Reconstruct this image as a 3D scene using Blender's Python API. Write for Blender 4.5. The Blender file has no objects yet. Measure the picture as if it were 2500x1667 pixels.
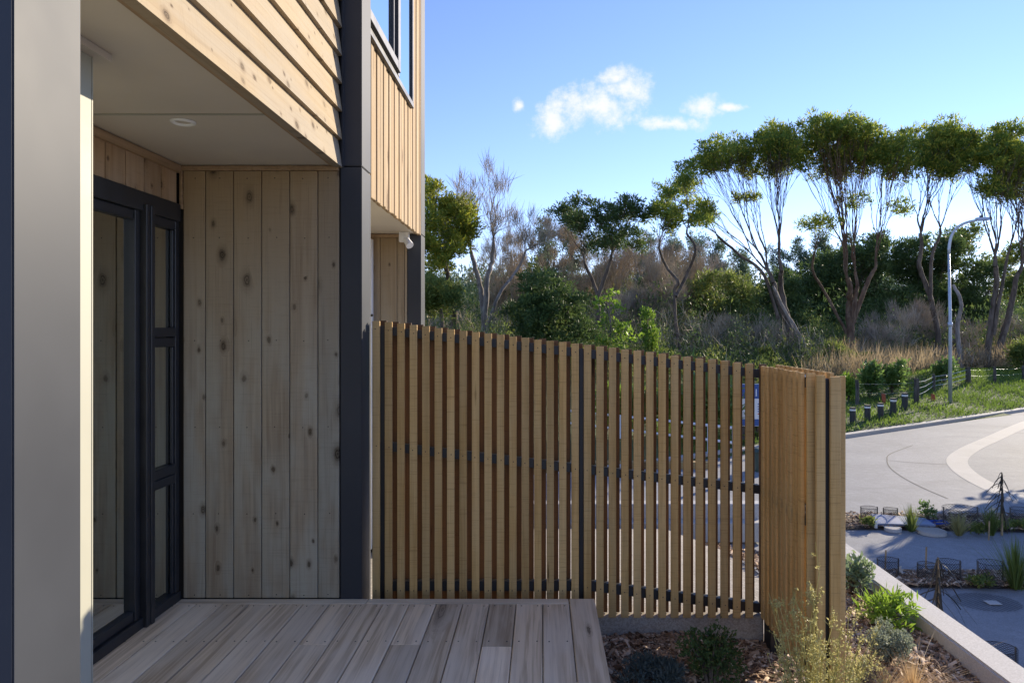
import bpy, bmesh, math, random
import numpy as np
from mathutils import Vector, Matrix

rng = np.random.default_rng(7)
random.seed(7)
R = math.radians
sc = bpy.context.scene
COL = sc.collection

# ------------------------------------------------------------------ camera, sky, sun, exposure
CAMZ = 1.49                 # eye height above the deck (deck top is z = 0)
F = 1667.0                  # focal length in pixels of the 2500 px wide photograph (24 mm)
VX, VY = 1323.0, 805.0      # where the house lines meet
cam = bpy.data.cameras.new('camera')
cam.lens = 24.0
cam.sensor_width = 36.0
cam.shift_x = -(VX - 1250.0) / 2500.0
cam.shift_y = -(833.5 - VY) / 2500.0
cam.clip_start = 0.05
cam.clip_end = 3000
camo = bpy.data.objects.new('camera', cam)
COL.objects.link(camo)
camo.location = (0, 0, CAMZ)
camo.rotation_euler = (R(90), 0, 0)
sc.camera = camo

SUN_AZ, SUN_EL = R(47), R(17.5)          # azimuth measured from +Y towards +X
sun_dir = Vector((math.sin(SUN_AZ) * math.cos(SUN_EL), math.cos(SUN_AZ) * math.cos(SUN_EL), math.sin(SUN_EL)))
sl = bpy.data.lights.new('sun', 'SUN')
sl.energy = 4.3
sl.angle = R(0.5)
sl.color = (1.0, 0.87, 0.68)
so = bpy.data.objects.new('sun', sl)
COL.objects.link(so)
so.rotation_euler = (-sun_dir).to_track_quat('-Z', 'Y').to_euler()
so.location = (30, 20, 30)

world = bpy.data.worlds.new('World')
sc.world = world
world.use_nodes = True
wn, wl = world.node_tree.nodes, world.node_tree.links
wn.clear()
wout = wn.new('ShaderNodeOutputWorld')
sky = wn.new('ShaderNodeTexSky')
sky.sky_type = 'NISHITA'
sky.sun_disc = False
sky.sun_elevation = SUN_EL
sky.sun_rotation = SUN_AZ
sky.altitude = 0
sky.air_density = 1.0
sky.dust_density = 0.0
sky.ozone_density = 6.0
bg = wn.new('ShaderNodeBackground')
bg.inputs['Strength'].default_value = 0.135
tint = wn.new('ShaderNodeMix'); tint.data_type = 'RGBA'; tint.blend_type = 'MULTIPLY'; tint.inputs[0].default_value = 1.0
tint.inputs[7].default_value = (1.34, 0.94, 0.95, 1)
wl.new(sky.outputs[0], tint.inputs[6])
wl.new(tint.outputs[2], bg.inputs['Color'])
# a few small fair-weather clouds, placed by direction in the sky
tc = wn.new('ShaderNodeTexCoord')
sep = wn.new('ShaderNodeSeparateXYZ')
wl.new(tc.outputs['Generated'], sep.inputs[0])
def wmath(op, a, b=None, clamp=False):
    n = wn.new('ShaderNodeMath'); n.operation = op; n.use_clamp = clamp
    for i, v in enumerate((a, b)):
        if v is None: continue
        if isinstance(v, (int, float)): n.inputs[i].default_value = v
        else: wl.new(v, n.inputs[i])
    return n.outputs[0]
ysafe = wmath('MAXIMUM', sep.outputs['Y'], 0.05)
cu = wmath('DIVIDE', sep.outputs['X'], ysafe)
cv = wmath('DIVIDE', sep.outputs['Z'], ysafe)
comb = wn.new('ShaderNodeCombineXYZ')
wl.new(cu, comb.inputs[0]); wl.new(cv, comb.inputs[1])
puffs = [(1440, 262, 130, 60), (1535, 215, 80, 52), (1352, 300, 52, 46), (1718, 262, 54, 34), (1635, 303, 95, 20), (1268, 258, 20, 22), (1775, 262, 48, 12), (1505, 190, 50, 30)]
mask = None
for (px, py, rx, ry) in puffs:
    du = wmath('MULTIPLY', wmath('SUBTRACT', cu, (px - VX) / F), F / rx)
    dv = wmath('MULTIPLY', wmath('SUBTRACT', cv, (VY - py) / F), F / ry)
    d2 = wmath('ADD', wmath('MULTIPLY', du, du), wmath('MULTIPLY', dv, dv))
    m = wmath('SUBTRACT', 1.0, wmath('SQRT', d2))
    mask = m if mask is None else wmath('MAXIMUM', mask, m)
nz = wn.new('ShaderNodeTexNoise'); nz.inputs['Scale'].default_value = 24; nz.inputs['Detail'].default_value = 9; nz.inputs['Roughness'].default_value = 0.68
wl.new(comb.outputs[0], nz.inputs['Vector'])
mm = wmath('ADD', mask, wmath('MULTIPLY', wmath('SUBTRACT', nz.outputs['Fac'], 0.5), 2.7))
mr = wn.new('ShaderNodeMapRange'); mr.interpolation_type = 'SMOOTHSTEP'
mr.inputs[1].default_value = -0.1; mr.inputs[2].default_value = 0.95; mr.inputs[3].default_value = 0; mr.inputs[4].default_value = 0.96
wl.new(mm, mr.inputs[0])
front = wmath('MULTIPLY', mr.outputs[0], wmath('GREATER_THAN', sep.outputs['Y'], 0.06))
bgc = wn.new('ShaderNodeBackground')
bgc.inputs['Color'].default_value = (0.93, 0.94, 0.97, 1)
bgc.inputs['Strength'].default_value = 0.5
mixw = wn.new('ShaderNodeMixShader')
wl.new(front, mixw.inputs[0]); wl.new(bg.outputs[0], mixw.inputs[1]); wl.new(bgc.outputs[0], mixw.inputs[2])
wl.new(mixw.outputs[0], wout.inputs[0])

sc.view_settings.view_transform = 'Standard'
sc.view_settings.look = 'None'
sc.view_settings.exposure = 1.15
sc.view_settings.gamma = 1.0
sc.view_settings.use_curve_mapping = False
sc.render.engine = 'CYCLES'
sc.cycles.use_denoising = True
sc.cycles.max_bounces = 8
sc.cycles.transparent_max_bounces = 16
sc.cycles.sample_clamp_indirect = 6

# ------------------------------------------------------------------ helpers
def P(px, py, y):
    return Vector(((px - VX) / F * y, y, CAMZ + (VY - py) / F * y))

STREET = CAMZ - 3.0
KN = (-0.55, 0.835)
def edist(x, y):                         # metres beyond the far kerb of the street
    return (x - 8.44) * KN[0] + (y - 18.9) * KN[1] - 0.02 * max(0, abs(x - 11) - 4) 
def terrain(x, y):
    e = edist(x, y)
    if e < 0: return STREET
    z = STREET + 0.10
    z += 0.085 * min(e, 26) + 0.05 * max(0, min(e, 120) - 26)
    z += 0.22 * math.sin(x * 0.31 + 1.3) * math.sin(y * 0.27) * min(1, e / 4)
    z += 0.35 * math.exp(-((e - 5.2) / 1.6) ** 2) * (1 if x > 14 else max(0, (x - 11) / 3))
    return z
def ground(px, py, y0=8, y1=160):
    """the point of the terrain seen at a pixel"""
    y = y0
    while y < y1:
        p = P(px, py, y)
        if p.z <= terrain(p.x, p.y): break
        y += 0.05
    return Vector((p.x, p.y, terrain(p.x, p.y)))

def tag(o, label=None, cat=None, group=None, kind=None):
    if label: o['label'] = label
    if cat: o['category'] = cat
    if group: o['group'] = group
    if kind: o['kind'] = kind
    return o

def empty(name, loc, label=None, cat=None, group=None):
    o = bpy.data.objects.new(name, None)
    o.empty_display_size = 0.2
    COL.objects.link(o)
    o.location = loc
    tag(o, label, cat, group)
    return o

def wpos(o):
    v = Vector(o.location)
    while o.parent:
        o = o.parent; v += Vector(o.location)
    return v

def place(name, me, mat, parent=None, loc=(0, 0, 0), rot=None):
    """link a mesh at a world position (parents are never rotated at build time)"""
    o = bpy.data.objects.new(name, me)
    COL.objects.link(o)
    if mat and not me.materials: me.materials.append(mat)
    v = Vector(loc)
    if parent:
        o.parent = parent
        v = v - wpos(parent)
    o.location = v
    if rot: o.rotation_euler = rot
    return o

class MB:
    def __init__(s): s.v = []; s.f = []
    def add(s, vs, fs):
        n = len(s.v); s.v += [tuple(a) for a in vs]; s.f += [tuple(i + n for i in f) for f in fs]
    def box(s, x0, x1, y0, y1, z0, z1):
        s.add([(x0, y0, z0), (x1, y0, z0), (x1, y1, z0), (x0, y1, z0), (x0, y0, z1), (x1, y0, z1), (x1, y1, z1), (x0, y1, z1)],
              [(0, 3, 2, 1), (4, 5, 6, 7), (0, 1, 5, 4), (1, 2, 6, 5), (2, 3, 7, 6), (3, 0, 4, 7)])
        return s
    def hexa(s, pts):
        s.add(pts, [(0, 3, 2, 1), (4, 5, 6, 7), (0, 1, 5, 4), (1, 2, 6, 5), (2, 3, 7, 6), (3, 0, 4, 7)])
        return s
    def tube(s, pts, rad, k=6, cap=True):
        pts = [Vector(p) for p in pts]; n0 = len(s.v); m = len(pts)
        up = Vector((0.3, 0.2, 1)).normalized()
        prev = None
        for i, p in enumerate(pts):
            d = (pts[min(i + 1, m - 1)] - pts[max(i - 1, 0)])
            d = d.normalized() if d.length > 1e-9 else Vector((0, 0, 1))
            if prev is None:
                a = d.cross(Vector((1, 0, 0)) if abs(d.x) < 0.8 else Vector((0, 1, 0))).normalized()
            else:
                a = prev - d * prev.dot(d)
                a = a.normalized() if a.length > 1e-6 else d.orthogonal().normalized()
            prev = a
            b = d.cross(a)
            r = rad[i] if hasattr(rad, '__len__') else rad
            for j in range(k):
                t = 2 * math.pi * j / k
                s.v.append(tuple(p + a * (r * math.cos(t)) + b * (r * math.sin(t))))
        for i in range(m - 1):
            for j in range(k):
                a0 = n0 + i * k + j; a1 = n0 + i * k + (j + 1) % k
                s.f.append((a0, a1, a1 + k, a0 + k))
        if cap:
            s.f.append(tuple(n0 + j for j in reversed(range(k))))
            s.f.append(tuple(n0 + (m - 1) * k + j for j in range(k)))
        return s
    def mesh(s, name, smooth=False):
        me = bpy.data.meshes.new(name)
        me.from_pydata(s.v, [], s.f)
        if smooth:
            me.polygons.foreach_set('use_smooth', [True] * len(me.polygons))
        me.update()
        return me
    def build(s, name, mat, parent=None, origin=None, smooth=False):
        if origin is None:
            origin = Vector((0, 0, 0)) if parent is None else wpos(parent)
        origin = Vector(origin)
        s.v = [(a[0] - origin.x, a[1] - origin.y, a[2] - origin.z) for a in s.v]
        return place(name, s.mesh(name, smooth), mat, parent, origin)

_cb = {}
def cbox(sx, sy, sz, bev=0.002):
    """chamfered box mesh data centred on its origin, shared by alike pieces"""
    key = (round(sx, 4), round(sy, 4), round(sz, 4), round(bev, 4))
    if key in _cb: return _cb[key]
    bm = bmesh.new()
    bmesh.ops.create_cube(bm, size=1.0)
    bmesh.ops.scale(bm, vec=(sx, sy, sz), verts=bm.verts)
    if bev > 0: bmesh.ops.bevel(bm, geom=bm.edges[:], offset=bev, segments=1, affect='EDGES')
    me = bpy.data.meshes.new('board')
    bm.to_mesh(me); bm.free()
    _cb[key] = me
    return me
def board(name, x0, x1, y0, y1, z0, z1, mat, parent=None, bev=0.002):
    me = cbox(x1 - x0, y1 - y0, z1 - z0, bev)
    if me.materials and me.materials[0] != mat:
        me = me.copy(); me.materials.clear()
    return place(name, me, mat, parent, ((x0 + x1) / 2, (y0 + y1) / 2, (z0 + z1) / 2))

def quads(name, V, mat, parent=None, origin=(0, 0, 0), nper=4, shade=None):
    """one mesh from an (n, 4, 3) array of quads (or (n, 3, 3) triangles); fast"""
    V = np.asarray(V, dtype=np.float32)
    n, k = V.shape[0], V.shape[1]
    o = np.array(tuple(origin), dtype=np.float32)
    me = bpy.data.meshes.new(name)
    me.vertices.add(n * k)
    me.vertices.foreach_set('co', (V - o).reshape(-1))
    me.loops.add(n * k)
    me.loops.foreach_set('vertex_index', np.arange(n * k, dtype=np.int32))
    me.polygons.add(n)
    me.polygons.foreach_set('loop_start', np.arange(0, n * k, k, dtype=np.int32))
    me.polygons.foreach_set('loop_total', np.full(n, k, dtype=np.int32))
    me.update(calc_edges=True)
    return place(name, me, mat, parent, origin)

def unit(a):
    return a / np.maximum(np.linalg.norm(a, axis=-1, keepdims=True), 1e-9)

def leaves(C, D, L, W, bend=0.0, tip=0.15):
    """leaf quads: centres of the stalk end C, directions D, lengths L, widths W"""
    n = len(C)
    D = unit(D)
    rnd = rng.normal(size=(n, 3))
    S = unit(np.cross(D, rnd))
    L = np.broadcast_to(L, (n,))[:, None]; W = np.broadcast_to(W, (n,))[:, None]
    a = C - S * W * 0.25
    b = C + D * L * 0.5 - S * W * 0.5
    b2 = C + D * L * 0.5 + S * W * 0.5
    e = C + D * L
    if bend:
        e = e + np.array([0, 0, -1.0]) * L * bend
    return np.stack([C, b, e, b2], axis=1)

# ------------------------------------------------------------------ materials
_m = {}
class Mat:
    def __init__(s, name):
        s.m = bpy.data.materials.new(name); s.m.use_nodes = True
        s.n = s.m.node_tree.nodes; s.l = s.m.node_tree.links
        s.b = s.n['Principled BSDF']; s.out = s.n['Material Output']
    def node(s, t, **kw):
        x = s.n.new(t)
        for k, v in kw.items(): setattr(x, k, v)
        return x
    def set(s, inp, v):
        if hasattr(v, 'is_linked') or hasattr(v, 'links'): s.l.new(v, inp)
        else: inp.default_value = v
    def math(s, op, a, b=0.0, clamp=False):
        x = s.node('ShaderNodeMath', operation=op, use_clamp=clamp)
        s.set(x.inputs[0], a); s.set(x.inputs[1], b)
        return x.outputs[0]
    def vmath(s, op, a, b):
        x = s.node('ShaderNodeVectorMath', operation=op)
        s.set(x.inputs[0], a); s.set(x.inputs[1], b)
        return x.outputs[0]
    def mix(s, fac, a, b, blend='MIX'):
        x = s.node('ShaderNodeMix', data_type='RGBA', blend_type=blend)
        s.set(x.inputs[0], fac); s.set(x.inputs[6], a if hasattr(a, 'links') else (*a, 1)); s.set(x.inputs[7], b if hasattr(b, 'links') else (*b, 1))
        return x.outputs[2]
    def noise(s, vec, scale, detail=3, rough=0.55, dist=0.0):
        x = s.node('ShaderNodeTexNoise')
        if vec is not None: s.l.new(vec, x.inputs['Vector'])
        x.inputs['Scale'].default_value = scale; x.inputs['Detail'].default_value = detail
        x.inputs['Roughness'].default_value = rough; x.inputs['Distortion'].default_value = dist
        return x.outputs['Fac']
    def ramp(s, v, a, b, c0=0.0, c1=1.0, smooth=True):
        x = s.node('ShaderNodeMapRange'); x.interpolation_type = 'SMOOTHSTEP' if smooth else 'LINEAR'
        s.set(x.inputs[0], v)
        x.inputs[1].default_value = a; x.inputs[2].default_value = b; x.inputs[3].default_value = c0; x.inputs[4].default_value = c1
        return x.outputs[0]
    def obj(s): return s.node('ShaderNodeTexCoord').outputs['Object']
    def pos(s): return s.node('ShaderNodeNewGeometry').outputs['Position']
    def rand(s): return s.node('ShaderNodeObjectInfo').outputs['Random']
    def island(s): return s.node('ShaderNodeNewGeometry').outputs['Random Per Island']
    def bump(s, h, strength, dist=0.002):
        x = s.node('ShaderNodeBump'); x.inputs['Strength'].default_value = strength; x.inputs['Distance'].default_value = dist
        s.l.new(h, x.inputs['Height']); s.l.new(x.outputs[0], s.b.inputs['Normal'])
    def base(s, c): s.set(s.b.inputs['Base Color'], c if hasattr(c, 'links') else (*c, 1))
    def rough(s, v): s.set(s.b.inputs['Roughness'], v)
    def spec(s, v): s.b.inputs['Specular IOR Level'].default_value = v
    def value(s, col, v):
        x = s.node('ShaderNodeHueSaturation'); s.l.new(col, x.inputs['Color']); s.set(x.inputs['Value'], v)
        return x.outputs[0]

def wood(name, grain, c1, c2, cdark, knots=0.6, grey=None, greyamt=0.5, kscale=(7, 7, 2.6), contrast=1.0, var=0.25, topwarm=None, saw=0.3, knotsize=0.13):
    """sawn timber; grain = axis letter the board runs along"""
    M = Mat(name)
    r = M.rand()
    cx = M.node('ShaderNodeCombineXYZ')
    M.l.new(M.math('MULTIPLY', r, 71.3), cx.inputs[0]); M.l.new(M.math('MULTIPLY', r, 37.7), cx.inputs[1]); M.l.new(M.math('MULTIPLY', r, 113.9), cx.inputs[2])
    p = M.vmath('ADD', M.obj(), cx.outputs[0])
    ax = {'X': 0, 'Y': 1, 'Z': 2}[grain]
    # knots: cells stretched along the grain
    ks = list(kscale)
    kq = M.node('ShaderNodeSeparateXYZ'); M.l.new(M.vmath('MULTIPLY', p, tuple(ks)), kq.inputs[0])
    kc = M.node('ShaderNodeCombineXYZ')
    ac = [i for i in range(3) if i != ax and ks[i] > 0]
    M.l.new(kq.outputs[ac[0]], kc.inputs[0]); M.l.new(kq.outputs[ax], kc.inputs[1])
    kp = kc.outputs[0]
    vor = M.node('ShaderNodeTexVoronoi', voronoi_dimensions='2D'); vor.inputs['Scale'].default_value = 1.0
    M.l.new(kp, vor.inputs['Vector'])
    sepc = M.node('ShaderNodeSeparateColor'); M.l.new(vor.outputs['Color'], sepc.inputs[0])
    has = M.math('LESS_THAN', sepc.outputs[0], knots)
    size = M.math('MULTIPLY_ADD', M.math('POWER', sepc.outputs[1], 2.2), knotsize * 1.25)
    size.node.inputs[2].default_value = knotsize * 0.36
    has = M.math('MULTIPLY', has, M.math('MULTIPLY_ADD', sepc.outputs[2], 0.75))
    has.node.inputs[1].links[0].from_node.inputs[2].default_value = 0.55
    dn = M.math('DIVIDE', M.math('ADD', vor.outputs['Distance'], M.math('MULTIPLY', M.math('SUBTRACT', M.noise(p, 42, 3), 0.5), 0.10)), size)
    halo = M.math('MULTIPLY', M.ramp(dn, 0.5, 2.6, 1, 0), has)
    core = M.math('MULTIPLY', M.ramp(dn, 0.7, 1.15, 1, 0), has)
    ring = M.math('MULTIPLY', M.math('MULTIPLY', M.ramp(M.math('SINE', M.math('MULTIPLY', dn, 14.0)), -0.4, 1, 0, 1), core), 0.5)
    # grain lines, pushed aside by the knots
    gs = [34.0, 34.0, 34.0]; gs[ax] = 1.1
    gp = M.vmath('MULTIPLY', p, tuple(gs))
    cx2 = M.node('ShaderNodeCombineXYZ')
    M.l.new(M.math('MULTIPLY', halo, 2.2), cx2.inputs[0]); M.l.new(M.math('MULTIPLY', halo, 2.2), cx2.inputs[1]); M.l.new(M.math('MULTIPLY', halo, 2.2), cx2.inputs[2])
    gp = M.vmath('ADD', gp, cx2.outputs[0])
    g = M.noise(gp, 1.0, 5, 0.6, 0.6)
    gs3 = [150.0] * 3; gs3[ax] = 3.0
    gf = M.noise(M.vmath('MULTIPLY', p, tuple(gs3)), 1.0, 2, 0.5)
    ls = [5.0] * 3; ls[ax] = 1.3
    low = M.noise(M.vmath('MULTIPLY', p, tuple(ls)), 1.0, 3, 0.6)
    col = M.mix(M.ramp(g, 0.5 - 0.22 / contrast, 0.5 + 0.22 / contrast), c1, c2)
    if grey is not None:
        col = M.mix(M.math('MULTIPLY', M.ramp(low, 0.35, 0.66), greyamt), col, grey)
    if topwarm is not None:
        z = M.node('ShaderNodeSeparateXYZ'); M.l.new(M.pos(), z.inputs[0])
        col = M.mix(M.math('MULTIPLY', M.ramp(M.math('ADD', z.outputs[2], M.math('MULTIPLY', low, 1.4)), topwarm[0], topwarm[1]), topwarm[3]), col, topwarm[2])
    col = M.mix(M.math('MULTIPLY', M.ramp(gf, 0.52, 0.75), 0.25), col, cdark)
    col = M.mix(M.math('MULTIPLY', halo, 0.5), col, cdark)
    col = M.mix(M.math('ADD', M.math('MULTIPLY', core, 0.45), ring), col, tuple(c * 0.45 for c in cdark))
    # saw marks across the board
    ss = [6.0] * 3; ss[ax] = 210.0
    sw = M.noise(M.vmath('MULTIPLY', p, tuple(ss)), 1.0, 1, 0.5)
    col = M.mix(M.math('MULTIPLY', M.ramp(sw, 0.55, 0.75), saw * 0.5), col, cdark)
    col = M.value(col, M.math('ADD', M.math('MULTIPLY', r, var), 1 - var / 2))
    M.base(col)
    M.rough(0.82); M.spec(0.25)
    h = M.math('ADD', M.math('MULTIPLY', g, 0.5), M.math('MULTIPLY', gf, 0.4))
    h = M.math('ADD', h, M.math('MULTIPLY', sw, saw))
    M.bump(h, 0.5, 0.0015)
    return M.m

def plain(name, c, rough=0.6, metal=0.0, spec=0.5, nscale=None, namt=0.1, coat=0.0, bump=0):
    M = Mat(name)
    if nscale:
        n = M.noise(M.pos(), nscale, 4, 0.6)
        M.base(M.mix(M.ramp(n, 0.3, 0.7), tuple(x * (1 - namt) for x in c), tuple(min(1, x * (1 + namt)) for x in c)))
        M.rough(M.ramp(n, 0.2, 0.8, rough * 0.88, min(1, rough * 1.12)))
        if bump: M.bump(n, bump, 0.002)
    else:
        M.base(c); M.rough(rough)
    M.b.inputs['Metallic'].default_value = metal
    M.spec(spec)
    if coat: M.b.inputs['Coat Weight'].default_value = coat
    return M.m

def aggregate(name, c1, c2, fine=160, stain=0.8, streak=None, amt=0.3):
    M = Mat(name); p = M.pos()
    v = M.node('ShaderNodeTexVoronoi'); v.inputs['Scale'].default_value = fine; M.l.new(p, v.inputs['Vector'])
    sp = M.node('ShaderNodeSeparateColor'); M.l.new(v.outputs['Color'], sp.inputs[0])
    lo = M.noise(p, stain, 5, 0.62, 0.4)
    mid = M.noise(p, 7, 4, 0.6)
    col = M.mix(M.ramp(sp.outputs[0], 0.1, 0.95), c1, c2)
    col = M.mix(M.math('MULTIPLY', M.ramp(lo, 0.35, 0.7), amt), col, tuple(x * 0.72 for x in c1))
    col = M.mix(M.math('MULTIPLY', M.ramp(mid, 0.45, 0.75), amt * 0.6), col, tuple(min(1, x * 1.12) for x in c2))
    if streak:
        wv = M.noise(M.vmath('MULTIPLY', p, streak), 1.0, 4, 0.6, 0.8)
        col = M.mix(M.math('MULTIPLY', M.ramp(wv, 0.52, 0.72), 0.35), col, tuple(x * 0.6 for x in c1))
        sp2 = M.noise(p, 2.3, 6, 0.7)
        col = M.mix(M.math('MULTIPLY', M.ramp(sp2, 0.62, 0.72), 0.3), col, tuple(x * 0.5 for x in c1))
    M.base(col); M.rough(0.86); M.spec(0.3)
    M.bump(sp.outputs[1], 0.35, 0.002)
    return M.m

def foliage(name, dark, light, transl=0.35, lowscale=0.9, gloss=0.25, tipc=None, tipamt=0.3, rough=0.55):
    M = Mat(name)
    isl = M.island()
    low = M.noise(M.pos(), lowscale, 2, 0.5)
    f = M.math('ADD', M.math('MULTIPLY', isl, 0.55), M.math('MULTIPLY', M.ramp(low, 0.33, 0.67), 0.5), clamp=True)
    col = M.mix(f, dark, light)
    if tipc: col = M.mix(M.math('MULTIPLY', M.math('GREATER_THAN', isl, 1 - tipamt), 0.8), col, tipc)
    M.base(col); M.rough(rough); M.spec(gloss)
    tr = M.node('ShaderNodeBsdfTranslucent')
    M.l.new(M.mix(0.35, col, tuple(min(1, x * 1.5) for x in light)), tr.inputs[0])
    ms = M.node('ShaderNodeMixShader'); ms.inputs[0].default_value = transl
    M.l.new(M.b.outputs[0], ms.inputs[1]); M.l.new(tr.outputs[0], ms.inputs[2]); M.l.new(ms.outputs[0], M.out.inputs[0])
    return M.m

def glassmat(name, tint=(0.75, 0.8, 0.76), boost=2.0):
    M = Mat(name)
    fr = M.node('ShaderNodeFresnel'); fr.inputs[0].default_value = 1.52
    g = M.node('ShaderNodeBsdfGlossy'); g.inputs['Roughness'].default_value = 0.0; g.inputs[0].default_value = (0.95, 1, 0.97, 1)
    t = M.node('ShaderNodeBsdfTransparent'); t.inputs[0].default_value = (*tint, 1)
    ms = M.node('ShaderNodeMixShader')
    M.l.new(M.math('MULTIPLY', fr.outputs[0], boost, clamp=True), ms.inputs[0]); M.l.new(t.outputs[0], ms.inputs[1]); M.l.new(g.outputs[0], ms.inputs[2])
    M.l.new(ms.outputs[0], M.out.inputs[0])
    return M.m

def bark(name, c1, c2, s=6):
    M = Mat(name); p = M.vmath('MULTIPLY', M.pos(), (s, s, s * 0.25))
    n = M.noise(p, 1.0, 5, 0.65, 0.5)
    M.base(M.mix(M.ramp(n, 0.32, 0.68), c1, c2)); M.rough(0.9); M.spec(0.2); M.bump(n, 0.8, 0.03)
    return M.m

CEDAR_W = wood('cedar wall boards', 'Z', (0.238, 0.187, 0.128), (0.354, 0.299, 0.213), (0.109, 0.079, 0.048), knots=0.55, grey=(0.346, 0.336, 0.278), greyamt=0.9, kscale=(7.5, 0.0, 4.2), topwarm=(1.7, 3.3, (0.303, 0.202, 0.096), 0.8), knotsize=0.115)
CEDAR_WX = wood('cedar wall boards over door', 'Z', (0.284, 0.182, 0.096), (0.392, 0.260, 0.144), (0.135, 0.081, 0.043), knots=0.5, grey=(0.432, 0.351, 0.264), greyamt=0.4, kscale=(0.0, 7.5, 5.0), knotsize=0.12)
CEDAR_WB = wood('cedar weatherboard', 'Y', (0.311, 0.234, 0.139), (0.373, 0.296, 0.194), (0.142, 0.094, 0.053), knots=0.75, grey=(0.311, 0.274, 0.218), greyamt=0.6, kscale=(0.0, 7.5, 9.0), contrast=0.8, var=0.12, knotsize=0.105)
CEDAR_V = wood('cedar vertical battens', 'Z', (0.330, 0.227, 0.123), (0.403, 0.296, 0.175), (0.172, 0.104, 0.052), knots=0.25, grey=(0.330, 0.272, 0.201), greyamt=0.4, kscale=(0.0, 8.0, 2.0), var=0.22)
SLAT = wood('fence slat timber', 'Z', (0.404, 0.244, 0.086), (0.566, 0.362, 0.141), (0.206, 0.118, 0.038), knots=0.05, grey=(0.531, 0.379, 0.184), greyamt=0.55, kscale=(20, 20, 2.0), var=0.35, saw=0.75)
SLATB = wood('slat timber with painted shade', 'Z', (0.09, 0.055, 0.03), (0.135, 0.085, 0.048), (0.05, 0.028, 0.015), knots=0.05, kscale=(20, 20, 2.0), var=0.3, saw=0.7)  # darker copy of the slat timber; shade behind the front row put into its colour
DECK = wood('weathered deck timber', 'Y', (0.448, 0.332, 0.215), (0.702, 0.553, 0.380), (0.224, 0.157, 0.098), knots=0.1, grey=(0.702, 0.592, 0.455), greyamt=0.8, kscale=(6.0, 1.0, 0.0), contrast=1.9, var=0.5, saw=0.05)
DECKX = wood('weathered deck border timber', 'X', (0.427, 0.340, 0.240), (0.617, 0.512, 0.380), (0.235, 0.171, 0.107), knots=0.1, grey=(0.702, 0.603, 0.462), greyamt=0.8, kscale=(1.0, 6.0, 0.0), var=0.2, saw=0.05)
TRIMW = wood('cedar trim', 'Y', (0.286, 0.194, 0.109), (0.390, 0.269, 0.161), (0.130, 0.077, 0.041), knots=0.1, kscale=(3, 3, 3))
METAL = plain('charcoal coated metal', (0.044, 0.048, 0.056), 0.48, metal=0.0, spec=0.17, nscale=1.2, namt=0.10)
FRAME = plain('black aluminium joinery', (0.022, 0.024, 0.028), 0.38, metal=0.0, spec=0.5, nscale=8, namt=0.15)
RAIL = plain('black painted steel', (0.012, 0.012, 0.014), 0.5, nscale=10, namt=0.2)
SOFF = plain('cream soffit paint', (0.56, 0.50, 0.41), 0.7, nscale=2.5, namt=0.03, bump=0.05)
CREAM = plain('cream paint', (0.34, 0.335, 0.27), 0.6, nscale=3, namt=0.03)
WHITE = plain('white paint', (0.78, 0.78, 0.76), 0.5, nscale=4, namt=0.03)
INWALL = plain('interior wall paint', (0.62, 0.62, 0.52), 0.8, nscale=2, namt=0.03)
CARPET = plain('interior carpet', (0.16, 0.15, 0.13), 0.95, nscale=90, namt=0.35)
GLASS = glassmat('window glass', (0.8, 0.85, 0.8), 6.5)
GLASSU = glassmat('upper window glass', (0.10, 0.11, 0.12), 3.2)
BACKING = plain('building wrap behind boards', (0.03, 0.026, 0.022), 0.9)
ROAD = aggregate('exposed aggregate road', (0.232, 0.233, 0.237), (0.324, 0.328, 0.335), 120, 0.35, (0.22, 0.9, 1), amt=0.5)
DRIVE = aggregate('exposed aggregate driveway', (0.272, 0.240, 0.200), (0.440, 0.400, 0.344), 90, 0.5)
CONC = aggregate('smooth concrete', (0.425, 0.404, 0.365), (0.510, 0.489, 0.451), 220, 1.2, amt=0.25)
WALLC = aggregate('plastered concrete wall', (0.442, 0.425, 0.399), (0.527, 0.510, 0.484), 140, 1.5, amt=0.12)
KERBC = aggregate('kerb concrete', (0.30, 0.26, 0.21), (0.44, 0.39, 0.32), 130, 3.0, amt=0.4)
SOIL = plain('dark garden soil', (0.055, 0.038, 0.026), 0.95, nscale=14, namt=0.5, bump=0.8)

M = Mat('bark mulch chips')
isl = M.island()
c = M.mix(M.ramp(isl, 0.05, 0.7), (0.13, 0.075, 0.042), (0.40, 0.27, 0.17))
c = M.mix(M.math('GREATER_THAN', isl, 0.80), c, (0.62, 0.48, 0.34))
M.base(c); M.rough(0.9); M.spec(0.2)
MULCH = M.m
M = Mat('grassy ground')
p = M.pos()
c = M.mix(M.ramp(M.noise(p, 1.3, 5, 0.65), 0.35, 0.65), (0.045, 0.075, 0.018), (0.085, 0.12, 0.03))
c = M.mix(M.ramp(M.noise(p, 0.25, 3), 0.5, 0.7), c, (0.10, 0.085, 0.045))
M.base(c); M.rough(0.95); M.bump(M.noise(p, 9, 4), 0.8, 0.05)
TURF = M.m
GRASS = foliage('short grass blades', (0.068, 0.128, 0.020), (0.176, 0.257, 0.047), 0.4, 0.6)
DRYGRASS = foliage('tall dry grass', (0.22, 0.165, 0.09), (0.42, 0.33, 0.20), 0.35, 0.7)
KAN = foliage('kanuka leaves', (0.059, 0.130, 0.030), (0.250, 0.321, 0.050), 0.52, 0.55, tipc=(0.521, 0.458, 0.063), tipamt=0.30)
KANY = foliage('sunlit olive leaves', (0.083, 0.143, 0.021), (0.284, 0.307, 0.036), 0.42, 0.9, tipc=(0.434, 0.374, 0.045), tipamt=0.3)
DARKL = foliage('dark evergreen leaves', (0.035, 0.070, 0.024), (0.109, 0.162, 0.046), 0.32, 0.8)
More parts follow.
